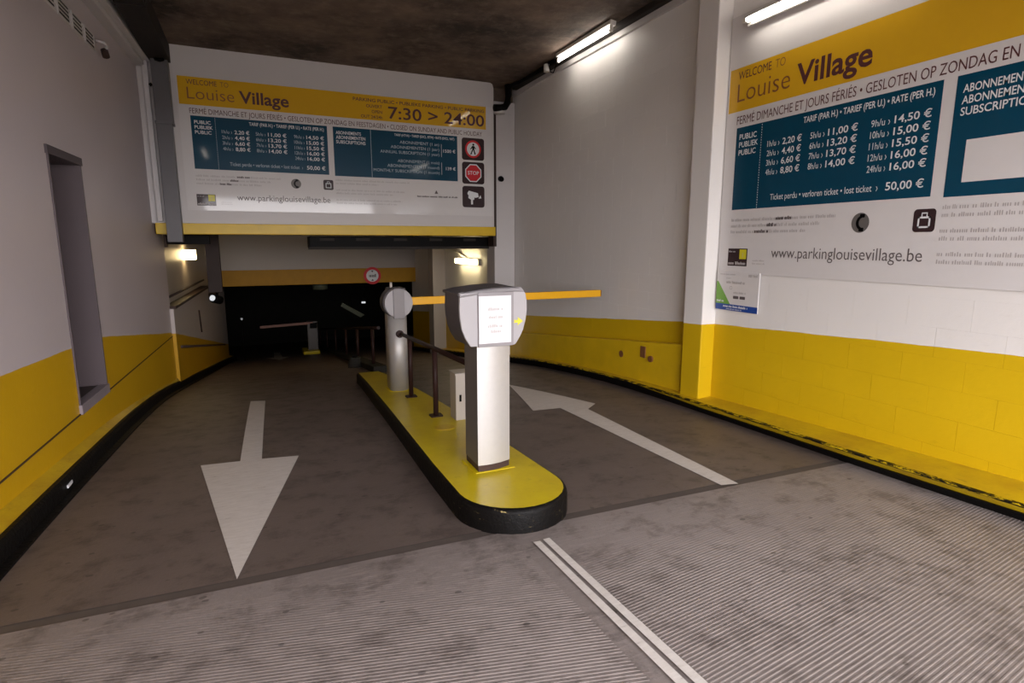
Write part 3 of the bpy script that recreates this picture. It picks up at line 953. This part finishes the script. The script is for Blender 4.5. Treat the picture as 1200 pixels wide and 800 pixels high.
# ------------------------------------------------------------------ PRICE BOARDS
PRICES = [[('1h/u', '2,20 €'), ('2h/u', '4,40 €'), ('3h/u', '6,60 €'), ('4h/u', '8,80 €')],
          [('5h/u', '11,00 €'), ('6h/u', '13,20 €'), ('7h/u', '13,70 €'), ('8h/u', '14,00 €')],
          [('9h/u', '14,50 €'), ('10h/u', '15,00 €'), ('11h/u', '15,50 €'), ('12h/u', '16,00 €'), ('24h/u', '16,00 €')]]
def price_board(label, loc, rot, kx, ky, variant, margin):
    t = thing('price_board', label, 'sign', loc, None, rot)
    t['_local'] = 1
    def S(mb):                       # the layout is drawn for the header board and stretched to each board
        for q in (mb.items + [mb.rules] if isinstance(mb, Lines) else [mb]):
            q.v = [(x * kx, y * ky, z) for x, y, z in q.v]
        return mb
    top = 1.70
    W = 4.36
    b_ = MB(); slab(b_, [(-margin[0], -0.01), (W + margin[1], -0.01), (W + margin[1], top + margin[2]), (-margin[0], top + margin[2])], -0.004, 0.006)
    S(b_).build('backing_panel', 'sign_white', t)
    b_ = MB(); slab(b_, [(0, 1.35), (W - 0.05, 1.35), (W - 0.05, top), (0, top)], 0.0, 0.0075)
    band = S(b_).build('gold_band', 'sign_gold', t)
    z = 0.009
    tx = Lines()
    text(tx, 'WELCOME', 0.10, 1.605, 0.062, 0.36, z=z)
    text(tx, 'Village', 0.72, 1.425, 0.15, 0.63, z=z, bold=0.022)
    if variant == 'header':
        text(tx, 'PARKING PUBLIC • PUBLIEKE PARKING • PUBLIC PARKING', 2.23, 1.605, 0.045, 2.05, z=z, bold=0.012)
        for k, s in enumerate(('OUVERT', 'OPEN', 'OUT 24/24h')):
            text(tx, s, 2.65, 1.525 - 0.075 * k, 0.042, None, 'R', z=z, bold=0.01)
        text(tx, '7:30 > 24:00', 2.74, 1.395, 0.165, 1.54, z=z, bold=0.012)
    S(tx).build('lettering', 'ink_brown', band)
    tx = Lines()
    text(tx, 'Louise', 0.10, 1.425, 0.145, 0.56, z=z, bold=-0.008)
    text(tx, 'TO', 0.50, 1.605, 0.062, 0.10, z=z, bold=-0.006)
    S(tx).build('thin_lettering', 'ink_thin', band)
    z = 0.0075
    tx = Lines()
    text(tx, 'FERMÉ DIMANCHE ET JOURS FÉRIÉS • GESLOTEN OP ZONDAG EN FEESTDAGEN • CLOSED ON SUNDAY AND PUBLIC HOLIDAY', 0.11, 1.243, 0.066, 4.13, z=z)
    S(tx).build('opening_line', 'ink_brown', t)
    # price panel
    b_ = MB(); slab(b_, [(0.115, 0.535), (1.845, 0.535), (1.845, 1.215), (0.115, 1.215)], 0.0, 0.0075)
    p1 = S(b_).build('price_panel', 'sign_blue', t)
    z = 0.009
    bold = Lines(); thin = Lines()
    for k, s in enumerate(('PUBLIC', 'PUBLIEK', 'PUBLIC')):
        text(bold, s, 0.155, 1.115 - 0.064 * k, 0.042, 0.195 if k != 1 else 0.215, z=z, bold=0.012)
    text(bold, 'TARIF (PAR H.) • TARIEF (PER U.) • RATE (PER H.)', 0.82, 1.140, 0.042, 0.98, z=z, bold=0.014)
    for c, (xs, col) in enumerate(zip((0.485, 0.905, 1.385), PRICES)):
        xe = (0.815, 1.29, 1.795)[c]
        for k, (h_, pr) in enumerate(col):
            yy = 1.015 - 0.0735 * k
            pw = 0.185 if len(pr) == 6 else 0.24
            text(bold, pr, xe, yy, 0.046, pw, 'R', z=z, bold=0.012)
            text(thin, h_ + ' ›', xe - pw - 0.03, yy, 0.044, 0.125 if c < 2 else 0.135, 'R', z=z)
    text(thin, 'Ticket perdu • verloren ticket • lost ticket  ›', 0.545, 0.595, 0.046, 0.94, z=z)
    text(bold, '50,00 €', 1.795, 0.595, 0.05, 0.255, 'R', z=z, bold=0.012)
    for k in range(34):
        quad(thin, 0.402, 0.407, 0.54 + 0.0198 * k, 0.551 + 0.0198 * k, z)
    S(bold).build('price_line', 'ink_white', p1)
    S(thin).build('hour_line', 'ink_white' if variant != 'header' else 'ink_paleblue', p1)
    # subscription panel
    b_ = MB(); slab(b_, [(1.925, 0.525), (3.82, 0.525), (3.82, 1.215), (1.925, 1.215)], 0.0, 0.0075)
    p2 = S(b_).build('subscription_panel', 'sign_blue', t)
    bold = Lines(); thin = Lines()
    for k, s in enumerate(('ABONNEMENTS', 'ABONNEMENTEN', 'SUBSCRIPTIONS')):
        text(bold, s, 1.965, 1.115 - 0.064 * k, 0.044, (0.36, 0.42, 0.42)[k], z=z, bold=0.012)
    if variant == 'header':
        quad(thin, 2.462, 2.468, 0.53, 1.21, z)
        text(bold, 'TARIF (HTVA) • TARIEF (EXCL. BTW) • RATE (EXCL. VAT)', 2.82, 1.150, 0.034, 0.95, z=z, bold=0.010)
        for k, s in enumerate(('ABONNEMENT (1 an)', 'ABONNEMENTEN (1 jaar)', 'ANNUAL SUBSCRIPTION (1 year)')):
            text(thin, s, 3.52, 1.045 - 0.075 * k, 0.042, (0.62, 0.76, 0.92)[k], 'R', z=z)
        for k, s in enumerate(('ABONNEMENT (1 mois)', 'ABONNEMENTEN (1 maand)', 'MONTHLY SUBSCRIPTION (1 month)')):
            text(thin, s, 3.52, 0.770 - 0.075 * k, 0.042, (0.66, 0.82, 1.03)[k], 'R', z=z)
        quad(bold, 3.553, 3.558, 0.885, 1.075, z)
        quad(bold, 3.553, 3.558, 0.615, 0.80, z)
        text(bold, '1500 €', 3.585, 0.955, 0.045, 0.20, z=z, bold=0.01)
        text(bold, '139 €', 3.625, 0.690, 0.045, 0.16, z=z, bold=0.01)
    else:
        b_ = MB(); slab(b_, [(2.02, 0.605), (3.70, 0.605), (3.70, 0.845), (2.02, 0.845)], 0.005, 0.0095)
        S(b_).build('white_sticker', 'sign_white', p2)
        quad(bold, 2.46, 2.464, 0.86, 1.20, z)
    S(bold).build('bold_lettering', 'ink_white', p2)
    if thin.items: S(thin).build('thin_lettering', 'ink_paleblue', p2)
    # fine print, symbols and address below
    z = 0.0075
    fp_ = MB()
    for k, w in enumerate((1.06, 0.92, 0.80)):
        scribble(fp_, 0.12, 0.435 - 0.05 * k, w, 0.026, z, 0.5)
    for k, w in enumerate((1.10, 0.62, 0, 1.02, 0.85, 0, 0.98, 0.9)):
        if w: scribble(fp_, 1.93, 0.455 - 0.047 * k, w, 0.026, z, 0.5)
    scribble(fp_, 0.40, 0.10, 0.13, 0.014, z, 0.5); scribble(fp_, 0.40, 0.075, 0.14, 0.014, z, 0.5)
    S(fp_).build('fine_print', 'ink_pale', t)['kind'] = 'stuff'
    fb = Lines()
    for k, (x, w) in enumerate(((0.62, 0.16), (0.53, 0.10), (0.40, 0.15))):
        scribble(fb, x, 0.435 - 0.05 * k, w, 0.028, z + .001, 0.8)
    text(fb, 'www.parkinglouisevillage.be', 0.60, 0.135, 0.082, 1.24, z=z, bold=-0.002)
    if variant == 'header':
        scribble(fb, 3.15, 0.262, 0.66, 0.026, z + .001, 0.75)
        poly(fb, [(3.43, 0.32), (3.49, 0.32), (3.46, 0.375)], z)
        scribble(fp_, 3.2, 0.2, 0.55, 0.02, z, 0.5)
    S(fb).build('address_line', 'ink_grey', t)
    # telephone symbol
    ph = MB(); slab(ph, circle(1.38, 0.39, 0.068, 28), 0.0, 0.0075)
    pho = S(ph).build('phone_symbol', 'alu_side', t)
    ph = MB()
    arc = []
    for k in range(11):
        a_ = R(105 + 150 * k / 10); arc.append((1.40 + 0.052 * cos(a_), 0.39 + 0.052 * sin(a_)))
    for k in range(10, -1, -1):
        a_ = R(105 + 150 * k / 10); arc.append((1.40 + 0.030 * cos(a_), 0.39 + 0.034 * sin(a_)))
    poly(ph, arc, 0.009)
    for (cx, cy) in ((1.395, 0.437), (1.393, 0.343)):
        poly(ph, rrect(cx - 0.02, cx + 0.018, cy - 0.013, cy + 0.013, 0.006), 0.0092)
    S(ph).build('handset', 'black', pho)
    # shopping bag symbol
    bg_ = MB(); slab(bg_, rrect(1.755, 1.895, 0.32, 0.462, 0.022), 0.0, 0.0075)
    bgo = S(bg_).build('bag_symbol', 'pict', t)
    wb = MB()
    for q in ((1.785, 1.865, 0.345, 0.356), (1.785, 1.865, 0.404, 0.415), (1.785, 1.796, 0.345, 0.415), (1.854, 1.865, 0.345, 0.415),
              (1.806, 1.812, 0.415, 0.437), (1.838, 1.844, 0.415, 0.437), (1.806, 1.844, 0.433, 0.440)):
        quad(wb, *q, 0.009)
    S(wb).build('bag_outline', 'ink_white', bgo)
    # operator emblem: dark block with a yellow square
    em = MB(); slab(em, [(0.105, 0.055), (0.335, 0.055), (0.335, 0.205), (0.105, 0.205)], 0.0, 0.0075)
    emo = S(em).build('emblem', 'pict', t)
    em = MB(); quad(em, 0.245, 0.325, 0.115, 0.197, 0.009)
    S(em).build('emblem_square', 'lime', emo)
    em = MB(); scribble(em, 0.115, 0.066, 0.205, 0.026, 0.0092, 0.8); scribble(em, 0.115, 0.172, 0.08, 0.014, 0.0092, 0.6)
    quad(em, 0.282, 0.287, 0.13, 0.17, 0.0095)
    S(em).build('emblem_print', 'ink_pale', emo)['kind'] = 'stuff'
    if variant == 'header':
        # three dark pictograms: no pedestrians, stop, camera
        X0, X1 = 3.895, 4.275
        for k, (y0, y1) in enumerate(((0.865, 1.205), (0.495, 0.835), (0.125, 0.460))):
            pm = MB(); slab(pm, rrect(X0, X1, y0, y1, 0.04), 0.0, 0.0075)
            po = S(pm).build('pictogram', 'pict', t)
            cx, cy = (X0 + X1) / 2, (y0 + y1) / 2
            if k == 0:
                po['label'] = 'no pedestrians pictogram'
                rr = MB(); ringpoly(rr, cx, cy, 0.105, 0.135, z=0.0092); S(rr).build('red_ring', 'red', po)
                wd = MB(); poly(wd, circle(cx, cy, 0.106, 28), 0.0088); S(wd).build('white_disc', 'ink_white', po)
                mn = MB()
                poly(mn, circle(cx + .005, cy + .07, 0.017, 12), 0.0098)
                poly(mn, [(cx - .018, cy + .05), (cx + .022, cy + .05), (cx + .02, cy - .01), (cx - .014, cy - .01)], 0.0098)
                poly(mn, [(cx - .014, cy - .005), (cx + .004, cy - .005), (cx - .03, cy - .085), (cx - .05, cy - .08)], 0.0098)
                poly(mn, [(cx + .0, cy - .005), (cx + .02, cy - .005), (cx + .045, cy - .075), (cx + .026, cy - .085)], 0.0098)
                poly(mn, [(cx - .018, cy + .045), (cx - .05, cy + .0), (cx - .04, cy - .008), (cx - .008, cy + .03)], 0.0098)
                poly(mn, [(cx + .022, cy + .045), (cx + .05, cy + .008), (cx + .04, cy + .0), (cx + .012, cy + .03)], 0.0098)
                S(mn).build('walking_figure', 'black', po)
            elif k == 1:
                po['label'] = 'STOP pictogram'
                def octo(r): return [(cx + r * cos(R(22.5 + 45 * i)), cy + r * sin(R(22.5 + 45 * i))) for i in range(8)]
                oc = MB(); poly(oc, octo(0.15), 0.0088); S(oc).build('white_octagon', 'ink_white', po)
                oc = MB(); poly(oc, octo(0.132), 0.0095); S(oc).build('red_octagon', 'red', po)
                oc = MB(); text(oc, 'STOP', cx, cy - 0.025, 0.055, 0.19, 'C', z=0.0102, bold=0.01); S(oc).build('stop_word', 'ink_white', po)
            else:
                po['label'] = 'camera pictogram'
                cmx = MB()
                poly(cmx, [(cx - .105, cy + .06), (cx - .08, cy + .095), (cx + .075, cy + .06), (cx + .09, cy + .0), (cx + .03, cy - .015), (cx - .02, cy + .02), (cx - .10, cy + .03)], 0.0092)
                poly(cmx, [(cx - .085, cy + .035), (cx + .02, cy + .02), (cx + .01, cy - .045), (cx - .03, cy - .055), (cx - .09, cy - .02)], 0.0094)
                quad(cmx, cx - .045, cx - .012, cy - .12, cy - .045, 0.0092)
                poly(cmx, [(cx + .085, cy - .025), (cx + .135, cy - .02), (cx + .12, cy + .03)], 0.0092)
                S(cmx).build('camera_shape', 'ink_white', po)
    return t
price_board('glossy parking price board with opening hours on the header above the ramp', (-0.75, 8.994, 0.445), (R(90), 0, 0), 1.0, 1.0, 'header', (0.015, 0.07, 0.0))
price_board('large glossy parking price board on the right wall beside the entrance', (XR - 0.012, 4.295, -0.272), (R(90), 0, R(-90)), 1.01, 1.075, 'wall', (0.02, 0.06, 0.42))

# small notice below the right board
nt_ = thing('payment_notice', 'small white, green and blue notice below the price board by the pillar', 'notice', (XR - 0.026, 4.30, -0.635), None, (R(90), 0, R(-90)))
nt_['_local'] = 1
b_ = MB(); slab(b_, [(0, 0), (0.515, -0.0), (0.515, 0.365), (0, 0.375)], -0.006, 0.004)
b_.build('sheet', 'sign_white', nt_)
b_ = MB(); quad(b_, 0, 0.515, 0, 0.058, 0.005); b_.build('blue_strip', 'royal', nt_)
b_ = MB(); poly(b_, [(0, 0.058), (0.185, 0.058), (0.02, 0.27), (0, 0.27)], 0.005); b_.build('green_corner', 'green', nt_)
b_ = MB()
scribble(b_, 0.10, 0.028, 0.30, 0.022, 0.006, 0.75); scribble(b_, 0.14, 0.008, 0.20, 0.012, 0.006, 0.6); scribble(b_, 0.012, 0.075, 0.09, 0.02, 0.006, 0.75)
b_.build('strip_print', 'ink_white', nt_)['kind'] = 'stuff'
b_ = MB()
scribble(b_, 0.04, 0.335, 0.19, 0.012, 0.006); scribble(b_, 0.39, 0.325, 0.105, 0.024, 0.006, 0.7)
scribble(b_, 0.12, 0.30, 0.06, 0.010, 0.006); scribble(b_, 0.125, 0.255, 0.23, 0.025, 0.006, 0.7)
ringpoly(b_, 0.185, 0.215, 0.013, 0.017, 16, 0.006); scribble(b_, 0.22, 0.165, 0.15, 0.016, 0.006)
b_.build('notice_print', 'ink_pale', nt_)['kind'] = 'stuff'
b_ = MB()
poly(b_, rrect(0.22, 0.285, 0.115, 0.142, 0.005), 0.006); b_.build('card_symbol', 'ink_grey', nt_)
b_ = MB(); poly(b_, rrect(0.30, 0.365, 0.115, 0.142, 0.005), 0.006); b_.build('card_symbol', 'ink_grey', nt_)

# ------------------------------------------------------------------ LAMPS
def tube_lamp(name, label, p0, p1, out, up):
    """batten with a bare tube from p0 to p1; out = unit vector from the housing to the tube"""
    p0, p1, out = Vector(p0), Vector(p1), Vector(out).normalized()
    t = thing(name, label, 'lamp', (p0 + p1) / 2)
    d = (p1 - p0).normalized()
    s = d.cross(out).normalized()
    def bar(a, b, w, h0, h1):
        mb = MB()
        lo = [a + s * -w + out * h0, a + s * w + out * h0, b + s * w + out * h0, b + s * -w + out * h0]
        hi = [q + out * (h1 - h0) for q in lo]
        mb.hexa(lo, hi)
        return mb
    bar(p0 - d * .03, p1 + d * .03, 0.04, -0.09, -0.04).build('housing', 'batten', t, 0.006)
    for q in (p0, p1):
        bar(q - d * .02, q + d * .02, 0.016, -0.045, 0.03).build('socket', 'batten', t, 0.003)
    MB().tube([p0 + d * .02, p1 - d * .02], 0.021, 12).build('tube', 'tube', t)['label'] = 'glowing fluorescent tube'
    return t
tube_lamp('tube_lamp', 'bright fluorescent tube lamp under the sooty ceiling along the right wall', (3.93, 7.26, 2.42), (3.93, 6.00, 2.42), (-.15, 0, -1), 1)
tube_lamp('tube_lamp', 'bright fluorescent tube lamp on the right wall above the price board', (4.00, 4.02, 1.88), (4.00, 2.55, 1.88), (-1, 0, -.2), 1)
tube_lamp('tube_lamp', 'fluorescent tube lamp hanging under the ceiling duct near the entrance on the left', (-0.92, 1.0, 2.15), (-0.92, 2.4, 2.15), (0, 0, -1), 1)
# power cable hanging from the ceiling lamp
cbl = thing('lamp_cable', 'thin looping cable with a white plug at the far end of the ceiling lamp', 'cable', (3.9, 7.35, 2.45))
MB().tube([(3.93, 7.28, 2.46), (3.93, 7.33, 2.36), (3.93, 7.40, 2.30), (3.93, 7.48, 2.33), (3.93, 7.55, 2.46), (3.95, 7.7, 2.50)], 0.008, 6).build('cord', 'black', cbl)
MB().tube([(3.93, 7.60, 2.46), (3.93, 7.60, 2.36)], 0.04, 10).build('plug', 'batten', cbl)

il_ = thing('wall_lamp', 'small glowing lamp on the left wall inside the ramp', 'lamp', (-1.1, 12.0, -0.2))
box('lamp_cover', 'bulk_left', -1.17, -0.96, 11.90, 12.08, -0.30, -0.125, il_, 0.012)['label'] = 'warm glowing cover'
box('lamp_back', 'skirt', -1.22, -1.17, 11.88, 12.10, -0.31, -0.115, il_, 0.006)
MB().tube([(-1.19, 11.98, -0.12), (-1.19, 11.98, 0.34)], 0.014, 6).build('conduit', 'batten', il_)
ir_ = thing('wall_lamp', 'glowing white lamp on the right wall inside the ramp', 'lamp', (4.07, 11.4, -0.4))
box('lamp_cover', 'bulk', 4.00, 4.09, 10.86, 12.0, -0.435, -0.33, ir_, 0.012)['label'] = 'glowing white cover'
box('lamp_back', 'batten', 4.09, 4.15, 10.80, 12.06, -0.44, -0.325, ir_, 0.004)
MB().tube([(4.13, 11.6, -0.32), (4.13, 12.2, -0.20), (4.13, 13.1, -0.06)], 0.02, 6).build('conduit', 'batten', ir_)

# ------------------------------------------------------------------ DUCT, GRILLE, CABLES
du = thing('ventilation_duct', 'grey sheet metal duct running under the ceiling and down beside the header', 'duct', (-0.93, 8.88, 0.0))
box('down_duct', 'duct', -1.015, -0.838, 8.80, 8.97, 0.01, 1.51, du, 0.006)
box('down_duct', 'duct', -1.010, -0.822, 8.79, 8.97, 1.52, 2.27, du, 0.006)
box('joint_collar', 'duct', -1.022, -0.816, 8.785, 8.972, 1.495, 1.53, du, 0.004)
for a, b in ((0.5, 4.4), (4.42, 7.02), (7.05, 8.97)):
    box('ceiling_duct', 'duct_dark', -1.055, -0.80, a, b, 2.28, 2.50, du, 0.006)
box('joint_collar', 'duct_dark', -1.065, -0.79, 7.0, 7.07, 2.27, 2.51, du, 0.004)
MB().tube([(-0.95, 8.78, 2.26), (-0.90, 8.74, 2.24), (-0.86, 8.76, 2.26)], 0.02, 6).build('clip', 'black', du)
MB().tube([(-1.02, 8.86, 1.98), (-1.05, 8.86, 1.96)], 0.02, 8).build('clip', 'black', du)

gr = thing('vent_grille', 'long slatted ventilation grille high on the left wall', 'vent', (lw(6.6, 0.02), 6.6, 1.83))
for (a, b) in ((5.02, 5.34), (5.38, 5.70), (5.74, 6.06), (6.10, 6.42), (6.46, 6.77), (6.81, 7.12)):
    mb = MB(); lbox(mb, a, b, 1.838, 1.852, 0, 0.013); lbox(mb, a, b, 1.978, 1.99, 0, 0.013)
    lbox(mb, a, a + .02, 1.85, 1.98, 0, 0.013); lbox(mb, b - .02, b, 1.85, 1.98, 0, 0.013)
    f_ = mb.build('grille_frame', 'white', gr)
    mb = MB(); lbox(mb, a + .01, b - .01, 1.85, 1.98, 0.0005, 0.004); mb.build('dark_back', 'black', f_)
    for k in range(3):
        mb = MB(); zz = 1.879 + 0.033 * k
        lbox(mb, a + .01, b - .01, zz, zz + .010, 0.004, 0.012)
        mb.build('slat', 'white', f_)
sc_ = thing('wall_sensor', 'small hooked fitting with a dark lens beside the vent grille', 'sensor', (lw(7.22, .05), 7.22, 1.86))
MB().tube([(lw(7.2, 0), 7.2, 1.96), (lw(7.2, .07), 7.2, 1.955), (lw(7.2, .09), 7.2, 1.92), (lw(7.2, .06), 7.22, 1.88)], 0.016, 8).build('arm', 'white', sc_)
MB().tube([(lw(7.2, .06), 7.22, 1.89), (lw(7.2, .075), 7.20, 1.82)], 0.032, 12).build('lens', 'skirt', sc_)

ct = thing('cable_trunking', 'dark cable trunking in the corner of ceiling and right wall', 'cable trunk', (4.08, 7, 2.45))
box('trunk', 'duct_dark', 4.03, 4.11, 4.6, 9.0, 2.45, 2.515, ct, 0.008)
MB().tube([(4.0, 7.5, 2.49), (3.98, 8.1, 2.46), (3.98, 8.6, 2.47), (3.95, 8.95, 2.48)], 0.03, 8).build('cable', 'black', ct)
bc = thing('bent_pipe', 'black bent pipe with a white collar above the column right of the header', 'pipe', (3.85, 8.9, 2.3))
MB().tube([(3.93, 8.95, 2.50), (3.93, 8.93, 2.36), (3.92, 8.93, 2.24), (3.87, 8.93, 2.16), (3.78, 8.93, 2.14), (3.68, 8.93, 2.13)], 0.055, 10).build('pipe', 'black', bc)
MB().tube([(3.80, 8.99, 2.13), (3.80, 8.99, 2.06)], 0.085, 14).build('collar', 'batten', bc)
gd = thing('dark_channel', 'narrow dark channel between the header and the block column', 'rail', (3.73, 9.12, 0))  # dark box filling the narrow gap beside the header
box('channel', 'brown_column', 3.712, 3.768, 9.06, 9.30, -0.06, 2.07, gd, 0.004)
dc = thing('dome_camera', 'tiny black dome camera on the block column', 'camera', (3.88, 9.13, 1.05))
MB().tube([(3.88, 9.155, 1.06), (3.88, 9.12, 1.06)], 0.045, 14).build('mount', 'black', dc)
bmx = bmesh.new(); bmesh.ops.create_uvsphere(bmx, u_segments=14, v_segments=8, radius=0.042)
mb = MB(); mb.add([(v.co.x + 3.88, v.co.y + 9.10, v.co.z + 1.05) for v in bmx.verts], [[v.index for v in f.verts] for f in bmx.faces], True); bmx.free()
mb.build('dome', 'black', dc)
rg = thing('roller_shutter_box', 'long black shutter box hanging behind the lower edge of the header', 'shutter', (2.3, 9.6, 0.0))
box('shutter_housing', 'black', 0.80, 3.765, 9.42, 9.78, -0.075, 0.10, rg, 0.01)
box('bottom_bar', 'duct_dark', 0.78, 3.765, 9.40, 9.44, -0.10, -0.06, rg, 0.004)
for x in (0.95, 1.5, 2.1, 2.7, 3.3):
    box('bracket', 'duct_dark', x, x + 0.22, 9.40, 9.42, 0.03, 0.075, rg, 0.004)
sp = thing('hanging_duct', 'brown boxed duct hanging on the left inside the ramp', 'duct', (-0.65, 11.5, -0.9))
box('shaft', 'brown_column', -0.765, -0.545, 11.4, 11.62, -0.865, 0.34, sp, 0.006)
box('shaft_top', 'skirt', -1.12, -0.55, 11.3, 11.62, 0.12, 0.34, sp, 0.006)
fd = thing('spotlight', 'black spotlight with a bright lens under the hanging duct', 'spotlight', (-0.68, 11.4, -1.0))
MB().tube([(-0.70, 11.28, -0.960), (-0.60, 11.42, -1.005)], 0.075, 14).build('lamp_body', 'black', fd)
MB().tube([(-0.715, 11.262, -0.948), (-0.70, 11.28, -0.955)], 0.05, 14).build('lens', 'small_light', fd)
MB().tube([(-0.64, 11.48, -0.868), (-0.64, 11.42, -0.97)], 0.02, 6).build('bracket', 'black', fd)

hs = thing('soffit_shadow_bar', 'added shadow bar under the header between the grey duct and the hanging brown duct', 'rail', (-0.9, 9.5, 0.0))  # black bar added where the soffit is only in shadow
box('shadow_bar', 'black', -1.10, -0.56, 9.40, 9.55, -0.02, 0.11, hs, 0.006)
box('shadow_bar_end', 'skirt', -1.13, -1.10, 9.38, 9.57, -0.06, 0.11, hs, 0.004)
# ------------------------------------------------------------------ CLEARANCE SIGN
cs_ = thing('height_limit_sign', 'round red and white height limit sign on the second beam', 'sign', (2.94, 15.955, -0.885), None, (R(90), 0, 0))
cs_['_local'] = 1
b_ = MB(); slab(b_, circle(0, 0, 0.235, 32), -0.01, 0.004); b_.build('red_disc', 'red', cs_)
b_ = MB(); poly(b_, circle(0, 0, 0.165, 32), 0.006); b_.build('white_disc', 'ink_white', cs_)
b_ = MB()
poly(b_, [(-0.035, 0.14), (0.035, 0.14), (0.0, 0.085)], 0.008); poly(b_, [(-0.035, -0.14), (0.0, -0.085), (0.035, -0.14)], 0.008)
scribble(b_, -0.09, -0.04, 0.19, 0.085, 0.008, 0.7)
b_.build('height_print', 'ink_grey', cs_)['kind'] = 'stuff'

# ------------------------------------------------------------------ DEEP IN THE GARAGE
gr2 = thing('railing', 'dark railing along the lane divider beyond the barrier', 'railing', (2.0, 12, road(12)))
RX = lambda y: 1.80 + 0.03 * (y - 9.5)
posts = (10.1, 12.2, 14.4, 17.2, 20.4, 24.0)
for yy in posts:
    MB().tube([(RX(yy), yy, road(yy) - .02), (RX(yy), yy, road(yy) + 0.74)], 0.03, 8).build('post', 'iron', gr2)
MB().tube([(RX(y_), y_, road(y_) + 0.74) for y_ in (9.4,) + posts], 0.028, 8).build('rail', 'iron', gr2)
kbx = MB()
for a, b in ((9.3, 12), (12, 16), (16, 25)):
    kbx.hexa([(RX(a) - .12, a, road(a) - .02), (RX(a) + .12, a, road(a) - .02), (RX(b) + .12, b, road(b) - .02), (RX(b) - .12, b, road(b) - .02)],
             [(RX(a) - .12, a, road(a) + .1), (RX(a) + .12, a, road(a) + .1), (RX(b) + .12, b, road(b) + .1), (RX(b) - .12, b, road(b) + .1)])
struct(kbx.build('baseboard_middle', 'dark_concrete'), 'dark kerb under the railing')
b2z = road(18.4)
b2 = thing('barrier', 'far dim barrier with a pale red boom at the bottom of the ramp', 'barrier', (1.48, 18.4, b2z))
box('cabinet', 'alu_side', 1.34, 1.64, 18.25, 18.6, b2z + 0.14, b2z + 1.02, b2, 0.02)
box('cabinet_foot', 'island_top', 1.18, 1.66, 18.0, 18.75, b2z - .05, b2z + 0.15, b2, 0.04)
box('hinge', 'black', 1.42, 1.62, 18.15, 18.3, b2z + 0.82, b2z + 0.98, b2, 0.01)
MB().hexa([(0.03, 18.16, -2.475), (1.5, 18.16, -2.425), (1.5, 18.22, -2.425), (0.03, 18.22, -2.475)],
          [(0.03, 18.16, -2.405), (1.5, 18.16, -2.355), (1.5, 18.22, -2.355), (0.03, 18.22, -2.405)]).build('boom', 'boom_far', b2)
dl = thing('ceiling_dome_lamp', 'unlit round lamp under the garage ceiling behind the second beam', 'lamp', (1.66, 17.0, -1.1))
MB().tube([(1.66, 17.0, -0.72), (1.66, 17.0, -1.1)], 0.03, 8).build('stem', 'black', dl)
MB().tube([(1.66, 17.0, -1.10), (1.66, 17.0, -1.20), (1.66, 17.0, -1.29)], 0.21, 20).build('shade', 'dim_lamp', dl)
sl = thing('garage_light', 'dim slanted lamp fitting in the dark garage above the railing', 'lamp', (2.5, 17, -1.9))
MB().hexa([(2.20, 17.0, -1.80), (2.74, 17.0, -2.15), (2.74, 17.2, -2.15), (2.20, 17.2, -1.80)],
          [(2.24, 17.0, -1.70), (2.86, 17.0, -2.08), (2.86, 17.2, -2.08), (2.24, 17.2, -1.70)]).build('diffuser', 'dim_lamp', sl)
MB().tube([(2.5, 17.1, -1.9), (2.5, 17.1, -0.72)], 0.015, 6).build('hanger', 'black', sl)
s1 = thing('garage_spot', 'small white light high in the dark garage', 'lamp', (2.84, 17.0, -1.7))
box('lens', 'small_light', 2.79, 2.90, 16.98, 17.02, -1.74, -1.69, s1, 0.01)
MB().tube([(2.85, 17.03, -1.7), (2.85, 17.03, -0.72)], 0.015, 6).build('hanger', 'black', s1)
M['faint_light'] = glow('faint lit lens', (0.9, 0.95, 1.0), 0.05)
s2 = thing('garage_spot', 'tiny white light near the left garage wall', 'lamp', (-0.39, 16.6, -1.93))
MB().tube([(-0.40, 16.55, -1.97), (-0.40, 16.5, -1.97)], 0.028, 10).build('lens', 'faint_light', s2)
MB().tube([(-0.40, 16.57, -3.1), (-0.40, 16.57, -1.93)], 0.02, 6).build('stand', 'black', s2)
bk = thing('round_base', 'dim grey round base on the road beside the far railing', 'base', (1.62, 10.9, road(10.9)))
zz = road(10.9)
MB().prism([(x, y, zz - .02) for x, y in circle(1.62, 10.9, 0.14, 18)], [(x, y, zz + .20) for x, y in circle(1.62, 10.9, 0.10, 18)]).build('drum', 'dark_concrete', bk)
MB().tube([(1.62, 10.9, zz + .19), (1.62, 10.9, zz + .24)], 0.05, 12).build('socket', 'black', bk)

# tidy the helper marks
for o in bpy.data.objects:
    if '_local' in o: del o['_local']
